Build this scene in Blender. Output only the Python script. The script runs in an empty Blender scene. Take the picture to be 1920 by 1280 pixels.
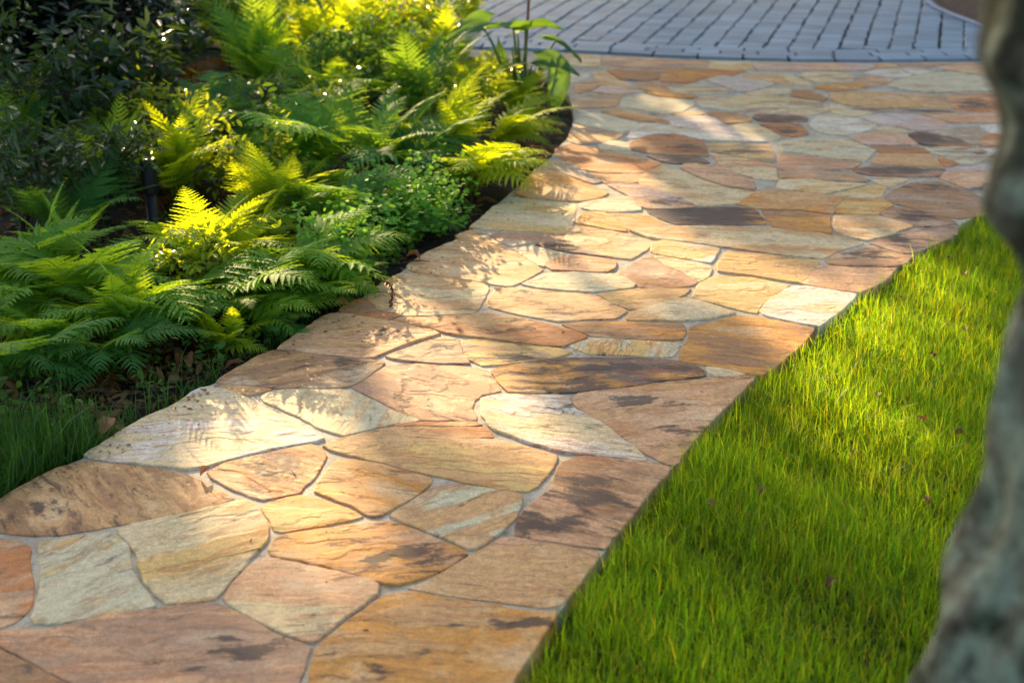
import bpy, math, random
import numpy as np
from mathutils import Vector, Matrix

R = math.radians
random.seed(7)
rng = np.random.default_rng(7)
scene = bpy.context.scene
col = scene.collection

# ------------------------------------------------------------------ camera
PITCH, CAM_H, LENS = 22.0, 1.5, 50.0
cam_d = bpy.data.cameras.new('camera')
cam = bpy.data.objects.new('camera', cam_d)
col.objects.link(cam)
cam.location = (0, 0, CAM_H)
cam.rotation_euler = (R(90 - PITCH), 0, 0)
cam_d.lens = LENS
cam_d.sensor_width = 36
cam_d.clip_start = 0.05
cam_d.clip_end = 600
cam_d.dof.use_dof = True
cam_d.dof.focus_distance = 3.75
cam_d.dof.aperture_fstop = 3.2
scene.camera = cam

# ------------------------------------------------------------------ sky, sun, exposure
SUN_AZ, SUN_EL = -17.0, 15.5          # degrees from +Y towards +X, elevation
world = bpy.data.worlds.new('World')
scene.world = world
world.use_nodes = True
wn = world.node_tree
bg = wn.nodes['Background']
sky = wn.nodes.new('ShaderNodeTexSky')
sky.sky_type = 'NISHITA'
sky.sun_disc = False
sky.sun_elevation = R(SUN_EL)
sky.sun_rotation = R(SUN_AZ)
sky.air_density = 0.8
sky.dust_density = 2.6
sky.ozone_density = 0.5
wn.links.new(sky.outputs[0], bg.inputs[0])
bg.inputs[1].default_value = 0.145

sun_d = bpy.data.lights.new('sun', 'SUN')
sun_d.energy = 4.3
sun_d.angle = R(0.5)
sun_d.color = (1.0, 0.73, 0.40)
sun = bpy.data.objects.new('sun', sun_d)
col.objects.link(sun)
SUN = Vector((math.sin(R(SUN_AZ)) * math.cos(R(SUN_EL)), math.cos(R(SUN_AZ)) * math.cos(R(SUN_EL)), math.sin(R(SUN_EL))))
sun.rotation_euler = (-SUN).to_track_quat('-Z', 'Y').to_euler()
sun.location = (-3, 10, 8)

vs = scene.view_settings
vs.view_transform = 'Standard'
vs.look = 'None'
vs.exposure = 1.6
vs.gamma = 1.0
vs.use_curve_mapping = False
scene.cycles.use_denoising = True
scene.cycles.max_bounces = 8
scene.cycles.transparent_max_bounces = 4

# ------------------------------------------------------------------ helpers
FPX = LENS / 36 * 1920
ct, st = math.cos(R(PITCH)), math.sin(R(PITCH))


def px(x, y, z=0.0):
    """photo pixel -> the place it shows on the level z"""
    a, b = (x - 960) / FPX, (640 - y) / FPX
    d = (a, ct + b * st, -st + b * ct)
    t = (z - CAM_H) / d[2]
    return Vector((d[0] * t, d[1] * t, z))


def px_at(x, y, Y):
    """photo pixel -> the place it shows on the upright plane at distance Y"""
    a, b = (x - 960) / FPX, (640 - y) / FPX
    d = (a, ct + b * st, -st + b * ct)
    t = Y / d[1]
    return Vector((d[0] * t, Y, CAM_H + d[2] * t))


def to_px(P):
    """array of points -> photo pixels"""
    q = P - np.array([0, 0, CAM_H])
    dep = q[:, 1] * ct - q[:, 2] * st
    up = q[:, 1] * st + q[:, 2] * ct
    dep = np.maximum(dep, 0.05)
    return 960 + FPX * q[:, 0] / dep, 640 - FPX * up / dep


def inside(poly, X, Y):
    res = np.zeros(len(X), bool)
    n = len(poly)
    for i in range(n):
        x1, y1 = poly[i][0], poly[i][1]
        x2, y2 = poly[(i + 1) % n][0], poly[(i + 1) % n][1]
        if y1 == y2:
            continue
        c = ((y1 > Y) != (y2 > Y)) & (X < (x2 - x1) * (Y - y1) / (y2 - y1) + x1)
        res ^= c
    return res


def tag(o, label=None, cat=None, group=None, kind=None):
    if label: o['label'] = label
    if cat: o['category'] = cat
    if group: o['group'] = group
    if kind: o['kind'] = kind
    return o


def link(name, me, mat=None, parent=None):
    o = bpy.data.objects.new(name, me)
    col.objects.link(o)
    if mat is not None and len(me.materials) == 0:
        me.materials.append(mat)
    if parent is not None:
        o.parent = parent
    return o


def empty(name, loc=(0, 0, 0), rz=0.0):
    o = bpy.data.objects.new(name, None)
    o.empty_display_size = 0.1
    col.objects.link(o)
    o.location = loc
    o.rotation_euler = (0, 0, rz)
    return o


def mesh_py(name, V, F, smooth=False):
    me = bpy.data.meshes.new(name)
    me.from_pydata([tuple(v) for v in V], [], F)
    me.update()
    if smooth:
        me.polygons.foreach_set('use_smooth', [True] * len(me.polygons))
    return me


def mesh_np(name, V, F, smooth=False, attrs=None):
    """V (n,3), F (m,k) arrays"""
    me = bpy.data.meshes.new(name)
    n, (m, k) = len(V), F.shape
    me.vertices.add(n)
    me.vertices.foreach_set('co', np.ascontiguousarray(V, np.float32).ravel())
    me.loops.add(m * k)
    me.loops.foreach_set('vertex_index', np.ascontiguousarray(F, np.int32).ravel())
    me.polygons.add(m)
    me.polygons.foreach_set('loop_start', np.arange(0, m * k, k, dtype=np.int32))
    me.polygons.foreach_set('loop_total', np.full(m, k, np.int32))
    if smooth:
        me.polygons.foreach_set('use_smooth', np.ones(m, bool))
    me.update(calc_edges=True)
    me.validate()
    if attrs:
        for nm, arr in attrs.items():
            a = me.attributes.new(nm, 'FLOAT_COLOR', 'POINT')
            a.data.foreach_set('color', np.ascontiguousarray(arr, np.float32).ravel())
    return me


def lin(c):
    return tuple(((v / 255) / 12.92 if v / 255 <= 0.04045 else ((v / 255 + 0.055) / 1.055) ** 2.4) for v in c)


class NT:
    """tiny node-tree writer"""
    def __init__(self, name):
        self.m = bpy.data.materials.new(name)
        self.m.use_nodes = True
        self.t = self.m.node_tree
        self.t.nodes.clear()
        self.out = self.t.nodes.new('ShaderNodeOutputMaterial')

    def n(self, typ, ins=None, **props):
        nd = self.t.nodes.new('ShaderNode' + typ)
        for k, v in props.items():
            setattr(nd, k, v)
        for k, v in (ins or {}).items():
            self.set(nd.inputs[k], v)
        return nd

    def set(self, sock, v):
        if isinstance(v, bpy.types.NodeSocket):
            self.t.links.new(v, sock)
        elif isinstance(v, bpy.types.Node):
            self.t.links.new(v.outputs[0], sock)
        else:
            if sock.type == 'RGBA' and len(v) == 3:
                v = tuple(v) + (1,)
            sock.default_value = v

    def math(self, op, a, b=0.0, clamp=False):
        nd = self.n('Math', {0: a, 1: b}, operation=op)
        nd.use_clamp = clamp
        return nd.outputs[0]

    def vmath(self, op, a, b=None):
        nd = self.n('VectorMath', {0: a}, operation=op)
        if b is not None:
            self.set(nd.inputs[1], b)
        return nd.outputs[1] if op in ('LENGTH', 'DISTANCE') else nd.outputs[0]

    def noise(self, vec, scale, detail=4.0, rough=0.55, out=0):
        nd = self.n('TexNoise', {'Scale': scale, 'Detail': detail, 'Roughness': rough})
        if vec is not None:
            self.set(nd.inputs['Vector'], vec)
        return nd.outputs[out]

    def ramp(self, v, a, b, lo=0.0, hi=1.0):
        nd = self.n('MapRange', {0: v, 1: a, 2: b, 3: lo, 4: hi}, interpolation_type='SMOOTHSTEP')
        return nd.outputs[0]

    def mix(self, f, a, b, mode='MIX'):
        nd = self.n('Mix', data_type='RGBA', blend_type=mode)
        self.set(nd.inputs[0], f)
        self.set(nd.inputs[6], a)
        self.set(nd.inputs[7], b)
        return nd.outputs[2]

    def attr(self, name, typ='GEOMETRY'):
        nd = self.n('Attribute')
        nd.attribute_type = typ
        nd.attribute_name = name
        return nd

    def done(self, shader):
        self.set(self.out.inputs[0], shader)
        return self.m


def principled(nt, color, rough, normal=None, spec=0.5, **kw):
    p = nt.n('BsdfPrincipled', {'Base Color': color, 'Roughness': rough})
    p.inputs['Specular IOR Level'].default_value = spec
    if normal is not None:
        nt.set(p.inputs['Normal'], normal)
    return p.outputs[0]


def leaf_material(name, c1, c2, trans, tw=0.5, rough=0.4, spec=0.5, tint=False, nscale=30):
    """leaf: reflects c1..c2, lets `trans` through"""
    nt = NT(name)
    pos = nt.n('NewGeometry').outputs['Position']
    rnd = nt.n('ObjectInfo').outputs['Random']
    f = nt.math('ADD', nt.math('MULTIPLY', nt.noise(pos, nscale, 3), 0.6), nt.math('MULTIPLY', rnd, 0.8))
    f = nt.ramp(f, 0.3, 1.05)
    c = nt.mix(f, c1, c2)
    tr = nt.mix(f, tuple(v * 0.75 for v in trans), trans)
    if tint:
        a = nt.attr('tint').outputs['Color']
        c = nt.mix(1.0, c, a, 'MULTIPLY')
        tr = nt.mix(1.0, tr, a, 'MULTIPLY')
    p = principled(nt, c, rough, spec=spec)
    t = nt.n('BsdfTranslucent', {'Color': tr}).outputs[0]
    mx = nt.n('MixShader', {0: tw, 1: p, 2: t})
    return nt.done(mx.outputs[0])


# ------------------------------------------------------------------ materials
def stone_material():
    nt = NT('sandstone')
    pos = nt.n('NewGeometry').outputs['Position']
    A = nt.attr('tone_a').outputs['Color']
    B = nt.attr('tone_b').outputs['Color']
    par = nt.n('SeparateXYZ', {0: nt.attr('par').outputs['Vector']})
    ang, seed, dark = par.outputs[0], par.outputs[1], par.outputs[2]
    off = nt.n('CombineXYZ', {0: seed, 1: nt.math('MULTIPLY', seed, 1.7), 2: seed}).outputs[0]
    rot = nt.n('VectorRotate', {'Vector': pos, 'Angle': ang}, rotation_type='Z_AXIS').outputs[0]
    v = nt.vmath('ADD', rot, off)
    warp = nt.vmath('SUBTRACT', nt.noise(v, 3.5, 3, out=1), (0.5, 0.5, 0.5))
    v = nt.vmath('ADD', v, nt.vmath('MULTIPLY', warp, (0.10, 0.09, 0.0)))
    n1 = nt.noise(nt.vmath('MULTIPLY', v, (2.2, 17.0, 2.0)), 1.0, 6, 0.6)
    n2 = nt.noise(nt.vmath('MULTIPLY', v, (4.0, 6.5, 4.0)), 1.0, 4, 0.55)
    n5 = nt.noise(nt.vmath('MULTIPLY', v, (9.0, 70.0, 9.0)), 1.0, 5, 0.65)
    band = nt.ramp(nt.math('ADD', nt.math('MULTIPLY', n1, 0.5), nt.math('MULTIPLY', n2, 0.6)), 0.53, 0.62)
    c = nt.mix(band, A, B)
    # iron-stained veins
    vein = nt.math('MULTIPLY', nt.ramp(nt.math('ABSOLUTE', nt.math('SUBTRACT', n1, 0.5)), 0.035, 0.0), nt.ramp(n2, 0.42, 0.6))
    c = nt.mix(nt.math('MULTIPLY', vein, 0.7), c, lin((158, 80, 28)))
    c = nt.mix(nt.ramp(n5, 0.52, 0.72, 0.0, 0.4), c, lin((112, 70, 42)))
    vein2 = nt.math('MULTIPLY', nt.ramp(nt.math('ABSOLUTE', nt.math('SUBTRACT', n2, 0.47)), 0.02, 0.0), nt.ramp(n1, 0.4, 0.55))
    c = nt.mix(nt.math('MULTIPLY', vein2, 0.35), c, lin((104, 62, 36)))
    c = nt.mix(nt.ramp(n2, 0.45, 0.3, 0.0, 0.5), c, lin((220, 198, 160)))
    mot = nt.noise(nt.vmath('MULTIPLY', v, (14.0, 24.0, 14.0)), 1.0, 6, 0.7)
    c = nt.mix(nt.ramp(mot, 0.5, 0.72, 0.0, 0.5), c, lin((150, 108, 70)))
    c = nt.mix(nt.ramp(mot, 0.45, 0.3, 0.0, 0.35), c, lin((222, 188, 138)))
    c = nt.mix(0.16, c, lin((200, 152, 96)))
    # grain
    g = nt.noise(pos, 260, 4, 0.7)
    c = nt.mix(1.0, c, nt.ramp(g, 0.3, 0.72, 0.84, 1.42), 'MULTIPLY')
    g2 = nt.noise(pos, 55, 5, 0.7)
    c = nt.mix(1.0, c, nt.ramp(g2, 0.3, 0.7, 0.78, 1.12), 'MULTIPLY')
    c = nt.n('HueSaturation', {'Saturation': 1.0, 'Color': c}).outputs[0]
    # dark mineral stains with a shape of their own
    n3 = nt.noise(nt.vmath('MULTIPLY', v, (9.0, 30.0, 9.0)), 1.0, 8, 0.68)
    n3 = nt.math('ADD', nt.math('MULTIPLY', nt.math('SUBTRACT', n3, 0.5), 1.7), 0.5)
    tot = nt.math('ADD', n3, nt.math('MULTIPLY', dark, 0.3))
    pw = nt.vmath('ADD', pos, nt.vmath('MULTIPLY', nt.vmath('SUBTRACT', nt.noise(pos, 9, 5, 0.65, out=1), (0.5, 0.5, 0.5)), (0.3, 0.2, 0.0)))
    for k in ('stain_a', 'stain_b'):
        s = nt.attr(k)
        sp = nt.n('SeparateXYZ', {0: s.outputs['Vector']})
        pp = nt.n('SeparateXYZ', {0: pw})
        ex = nt.math('DIVIDE', nt.math('SUBTRACT', pp.outputs[0], sp.outputs[0]), sp.outputs[2])
        ey = nt.math('DIVIDE', nt.math('SUBTRACT', pp.outputs[1], sp.outputs[1]), s.outputs['Alpha'])
        ln = nt.math('SQRT', nt.math('ADD', nt.math('MULTIPLY', ex, ex), nt.math('MULTIPLY', ey, ey)))
        tot = nt.math('ADD', tot, nt.math('MULTIPLY', nt.ramp(ln, 1.5, 0.2), 0.33))
    fine = nt.math('ADD', nt.math('MULTIPLY', n5, 0.5), nt.math('MULTIPLY', nt.noise(pos, 130, 5, 0.75), 0.5))
    m = nt.ramp(nt.math('ADD', tot, nt.math('MULTIPLY', nt.math('SUBTRACT', fine, 0.5), 1.0)), 0.66, 0.9)
    dk = nt.mix(g2, lin((44, 36, 34)), lin((92, 74, 64)))
    c = nt.mix(nt.math('MULTIPLY', m, 0.86), c, dk)
    pit = nt.ramp(nt.noise(pos, 95, 2, 0.5), 0.72, 0.8)
    c = nt.mix(nt.math('MULTIPLY', pit, 0.6), c, lin((92, 66, 48)))
    rough = nt.ramp(nt.math('ADD', g2, nt.math('MULTIPLY', n1, 0.4)), 0.4, 1.0, 0.62, 0.85)
    h = nt.math('ADD', nt.math('MULTIPLY', g, 0.10), nt.math('MULTIPLY', n5, 0.35))
    h = nt.math('ADD', h, nt.math('MULTIPLY', n1, 0.5))
    h = nt.math('ADD', h, nt.math('MULTIPLY', nt.ramp(nt.math('FRACT', nt.math('MULTIPLY', n2, 7.0)), 0.0, 0.35), 0.55))
    h = nt.math('ADD', h, nt.math('MULTIPLY', mot, 0.4))
    h = nt.math('SUBTRACT', h, nt.math('MULTIPLY', m, 0.3))
    bump = nt.n('Bump', {'Strength': 0.55, 'Distance': 0.006, 'Height': h}).outputs[0]
    return nt.done(principled(nt, c, rough, bump, 0.3))


def mortar_material():
    nt = NT('mortar')
    pos = nt.n('NewGeometry').outputs['Position']
    g = nt.noise(pos, 300, 4, 0.7)
    b = nt.noise(pos, 9, 4, 0.6)
    c = nt.mix(nt.ramp(b, 0.3, 0.7), lin((170, 156, 132)), lin((206, 192, 166)))
    c = nt.mix(1.0, c, nt.ramp(g, 0.3, 0.7, 0.6, 1.15), 'MULTIPLY')
    c = nt.mix(nt.ramp(nt.noise(pos, 30, 5, 0.7), 0.52, 0.7, 0, 0.7), c, lin((104, 90, 70)))
    c = nt.mix(nt.ramp(nt.noise(pos, 5, 6, 0.7), 0.55, 0.68, 0, 0.6), c, lin((84, 88, 56)))
    h = nt.math('ADD', nt.math('MULTIPLY', g, 0.6), b)
    bump = nt.n('Bump', {'Strength': 0.5, 'Distance': 0.004, 'Height': h}).outputs[0]
    return nt.done(principled(nt, c, 0.75, bump, 0.3))


def soil_material(name, c1, c2, scale=26):
    nt = NT(name)
    pos = nt.n('NewGeometry').outputs['Position']
    a = nt.noise(pos, scale, 6, 0.7)
    b = nt.noise(pos, scale * 6, 4, 0.7)
    c = nt.mix(nt.ramp(a, 0.35, 0.65), c1, c2)
    c = nt.mix(1.0, c, nt.ramp(b, 0.3, 0.7, 0.55, 1.25), 'MULTIPLY')
    bump = nt.n('Bump', {'Strength': 0.9, 'Distance': 0.012, 'Height': nt.math('ADD', a, nt.math('MULTIPLY', b, 0.5))}).outputs[0]
    return nt.done(principled(nt, c, 0.85, bump, 0.25))


def paver_material():
    nt = NT('grey_paver')
    pos = nt.n('NewGeometry').outputs['Position']
    t = nt.attr('tint').outputs['Color']
    g = nt.noise(pos, 120, 4, 0.7)
    b = nt.noise(pos, 3, 4, 0.6)
    c = nt.mix(1.0, t, nt.ramp(g, 0.3, 0.7, 0.82, 1.12), 'MULTIPLY')
    c = nt.mix(1.0, c, nt.ramp(b, 0.3, 0.7, 0.9, 1.08), 'MULTIPLY')
    bump = nt.n('Bump', {'Strength': 0.2, 'Distance': 0.002, 'Height': g}).outputs[0]
    return nt.done(principled(nt, c, nt.ramp(g, 0.3, 0.7, 0.45, 0.65), bump, 0.4))


def plain(name, c, rough=0.5, spec=0.5, var=0.2, scale=40):
    nt = NT(name)
    pos = nt.n('NewGeometry').outputs['Position']
    g = nt.noise(pos, scale, 4, 0.6)
    cc = nt.mix(1.0, c, nt.ramp(g, 0.3, 0.7, 1 - var, 1 + var), 'MULTIPLY')
    return nt.done(principled(nt, cc, rough, spec=spec))


def bark_material():
    nt = NT('bark')
    pos = nt.n('NewGeometry').outputs['Position']
    w = nt.vmath('ADD', pos, nt.vmath('MULTIPLY', nt.vmath('SUBTRACT', nt.noise(pos, 7, 3, out=1), (0.5, 0.5, 0.5)), (0.1, 0.1, 0.1)))
    st_ = nt.vmath('MULTIPLY', w, (1, 1, 0.3))
    a = nt.noise(st_, 34, 6, 0.65)
    b = nt.noise(nt.vmath('MULTIPLY', w, (1, 1, 0.6)), 27, 5, 0.6)
    f = nt.noise(pos, 120, 4, 0.7)
    z = nt.n('SeparateXYZ', {0: pos}).outputs[2]
    c = nt.mix(nt.ramp(a, 0.36, 0.6), lin((78, 72, 56)), lin((120, 114, 94)))
    lich = nt.math('ADD', b, nt.ramp(z, 1.2, 0.8, 0.03, 0.05))
    c = nt.mix(nt.ramp(lich, 0.46, 0.6), c, lin((138, 148, 124)))
    moss = nt.math('ADD', nt.noise(w, 11, 4), nt.ramp(z, 0.85, 1.15, -0.05, 0.13))
    c = nt.mix(nt.ramp(moss, 0.52, 0.64, 0, 0.8), c, lin((36, 46, 26)))
    c = nt.mix(nt.ramp(a, 0.44, 0.34, 0, 0.8), c, lin((40, 36, 26)))
    c = nt.mix(1.0, c, nt.ramp(f, 0.3, 0.7, 0.75, 1.15), 'MULTIPLY')
    bump = nt.n('Bump', {'Strength': 1.0, 'Distance': 0.02, 'Height': nt.math('ADD', a, nt.math('MULTIPLY', f, 0.2))}).outputs[0]
    return nt.done(principled(nt, c, 0.85, bump, 0.2))


M = {}
M['stone'] = stone_material()
M['mortar'] = mortar_material()
M['soil'] = soil_material('dark_soil', (0.016, 0.011, 0.007), (0.05, 0.034, 0.022))
M['mulch'] = soil_material('bark_mulch', (0.05, 0.025, 0.016), (0.14, 0.075, 0.05), 20)
M['paver'] = paver_material()
M['joint'] = plain('joint_sand', (0.03, 0.032, 0.038), 0.9, 0.2)
M['kerb'] = plain('pale_concrete', (0.32, 0.36, 0.41), 0.7, 0.3)
M['bark'] = bark_material()
M['black'] = plain('black_metal', (0.012, 0.012, 0.013), 0.4, 0.5, 0.1)
M['black_in'] = plain('smoked_lens', (0.02, 0.02, 0.02), 0.15, 0.5, 0.1)
M['stem'] = plain('brown_stem', (0.05, 0.035, 0.02), 0.7, 0.3)
M['greenstem'] = leaf_material('green_stem', (0.07, 0.12, 0.02), (0.1, 0.17, 0.03), (0.25, 0.35, 0.04), 0.3)
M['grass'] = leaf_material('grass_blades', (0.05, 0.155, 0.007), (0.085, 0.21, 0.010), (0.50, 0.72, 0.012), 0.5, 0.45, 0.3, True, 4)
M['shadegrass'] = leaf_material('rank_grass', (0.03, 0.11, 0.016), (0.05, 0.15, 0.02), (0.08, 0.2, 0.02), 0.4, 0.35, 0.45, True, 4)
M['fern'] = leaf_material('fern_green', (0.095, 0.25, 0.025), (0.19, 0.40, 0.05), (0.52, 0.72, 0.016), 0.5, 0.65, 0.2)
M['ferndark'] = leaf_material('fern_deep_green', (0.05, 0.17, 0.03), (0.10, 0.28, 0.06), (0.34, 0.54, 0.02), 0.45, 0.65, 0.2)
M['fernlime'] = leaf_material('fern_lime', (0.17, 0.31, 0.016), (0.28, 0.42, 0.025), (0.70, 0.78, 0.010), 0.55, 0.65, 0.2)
M['fernbrown'] = leaf_material('fern_dead', (0.09, 0.035, 0.012), (0.16, 0.06, 0.015), (0.32, 0.11, 0.015), 0.45, 0.6, 0.2)
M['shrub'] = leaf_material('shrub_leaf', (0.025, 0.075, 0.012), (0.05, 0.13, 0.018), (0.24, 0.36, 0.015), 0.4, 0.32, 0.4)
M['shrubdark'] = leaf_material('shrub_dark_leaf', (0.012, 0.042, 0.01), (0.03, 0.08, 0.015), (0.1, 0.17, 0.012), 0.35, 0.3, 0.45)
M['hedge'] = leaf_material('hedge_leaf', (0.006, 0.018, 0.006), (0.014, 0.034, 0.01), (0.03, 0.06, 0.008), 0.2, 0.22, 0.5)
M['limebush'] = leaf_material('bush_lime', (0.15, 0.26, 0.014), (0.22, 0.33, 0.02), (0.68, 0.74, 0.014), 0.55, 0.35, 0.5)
M['cover'] = leaf_material('ground_cover_leaf', (0.04, 0.12, 0.015), (0.09, 0.2, 0.025), (0.22, 0.38, 0.02), 0.4, 0.6, 0.3)
M['clover'] = leaf_material('clover_leaf', (0.17, 0.44, 0.04), (0.27, 0.56, 0.06), (0.26, 0.46, 0.03), 0.45, 0.65, 0.25)
M['lily'] = leaf_material('lily_leaf', (0.025, 0.10, 0.035), (0.045, 0.15, 0.04), (0.24, 0.42, 0.014), 0.4, 0.3, 0.5)
M['dry'] = leaf_material('dry_leaf', (0.12, 0.055, 0.018), (0.26, 0.125, 0.045), (0.34, 0.14, 0.03), 0.25, 0.6, 0.3)
M['canopy'] = leaf_material('canopy_leaf', (0.02, 0.05, 0.01), (0.04, 0.08, 0.015), (0.05, 0.08, 0.01), 0.25, 0.5, 0.4)
M['twig'] = plain('twig', (0.07, 0.045, 0.03), 0.8, 0.2)

# ------------------------------------------------------------------ outlines (photo pixels of ground points)
LEFT = [(-260, 1085), (-120, 1005), (0, 936), (37, 912), (75, 892), (107, 875), (152, 858), (200, 827), (255, 792), (312, 767), (340, 752),
        (360, 735), (375, 727), (402, 716), (425, 700), (475, 672), (520, 653), (545, 636), (570, 617), (600, 598), (638, 579), (677, 557), (702, 541),
        (725, 524), (750, 510), (765, 497), (780, 485), (802, 471), (840, 455), (884, 430), (905, 407), (918, 392), (940, 375), (968, 350),
        (990, 334), (1010, 312), (1035, 292), (1046, 275), (1064, 258), (1072, 240), (1076, 222), (1074, 200), (1066, 178), (1045, 158),
        (1020, 142), (985, 125), (930, 112), (870, 104), (780, 98)]
DRIVE = [(700, 85), (900, 92), (1030, 96), (1130, 101), (1240, 107), (1340, 111), (1500, 115), (1640, 116), (1760, 115), (1900, 113), (2300, 104)]
RIGHT = [(2300, 340), (2080, 352), (1960, 366), (1890, 378), (1850, 392), (1800, 420), (1750, 452), (1700, 487), (1650, 522), (1605, 550), (1570, 580), (1530, 612),
         (1490, 650), (1455, 683), (1415, 704), (1385, 735), (1330, 790), (1290, 832), (1262, 873), (1235, 905), (1205, 938), (1180, 972),
         (1135, 1030), (1110, 1058), (1078, 1102), (1050, 1142), (1025, 1180), (985, 1240), (960, 1280), (910, 1370), (850, 1500)]
BOTTOM = [(-260, 1500)]
outline = [px(*p) for p in LEFT] + [px(*p) for p in DRIVE] + [px(*p) for p in RIGHT] + [px(*p) for p in BOTTOM]
lawn_edge = [px(*p) for p in RIGHT]

# ------------------------------------------------------------------ ground
def ground_sheet():
    xs = np.concatenate([[-150, -60, -25, -12], np.linspace(-7, 7, 113), [12, 25, 60, 150]])
    ys = np.concatenate([[-150, -60, -20, -6], np.linspace(-1, 14, 121), [20, 40, 90, 200]])
    X, Y = np.meshgrid(xs, ys)
    Z = np.full(X.shape, -0.045)
    lump = sum(np.sin(X * a + p) * np.cos(Y * b + q) for a, b, p, q in ((2.1, 1.7, .3, 1.), (5.3, 4.1, 2., .4), (11., 9., 1., 3.)))
    Z += lump * 0.006
    V = np.stack([X.ravel(), Y.ravel(), Z.ravel()], 1)
    ny, nx = X.shape
    i = np.arange(ny - 1)[:, None] * nx + np.arange(nx - 1)[None, :]
    F = np.stack([i, i + 1, i + 1 + nx, i + nx], -1).reshape(-1, 4)
    tag(link('ground', mesh_np('ground', V, F, True), M['soil']), kind='structure')


ground_sheet()


def slab(name, pts, top, bottom, mat, parent=None):
    n = len(pts)
    V = [(p.x, p.y, top) for p in pts] + [(p.x, p.y, bottom) for p in pts]
    F = [list(range(n))] + [[i, (i + 1) % n + 0, (i + 1) % n + n, i + n] for i in range(n)]
    me = mesh_py(name, V, F)
    import bmesh
    bm = bmesh.new(); bm.from_mesh(me)
    bmesh.ops.recalc_face_normals(bm, faces=bm.faces)
    bm.to_mesh(me); bm.free()
    return link(name, me, mat, parent)


path = tag(slab('path', outline, -0.0042, -0.06, M['mortar']), kind='structure')

# ------------------------------------------------------------------ flagstones
TONE = dict(c=(210, 188, 140), t=(198, 152, 98), o=(200, 134, 50), r=(178, 104, 50), p=(204, 154, 112), m=(164, 126, 100), n=(192, 186, 150),
            g=(152, 134, 114), b=(146, 106, 72), d=(84, 74, 74), y=(208, 170, 100), w=(214, 204, 184), l=(186, 172, 164))
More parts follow.
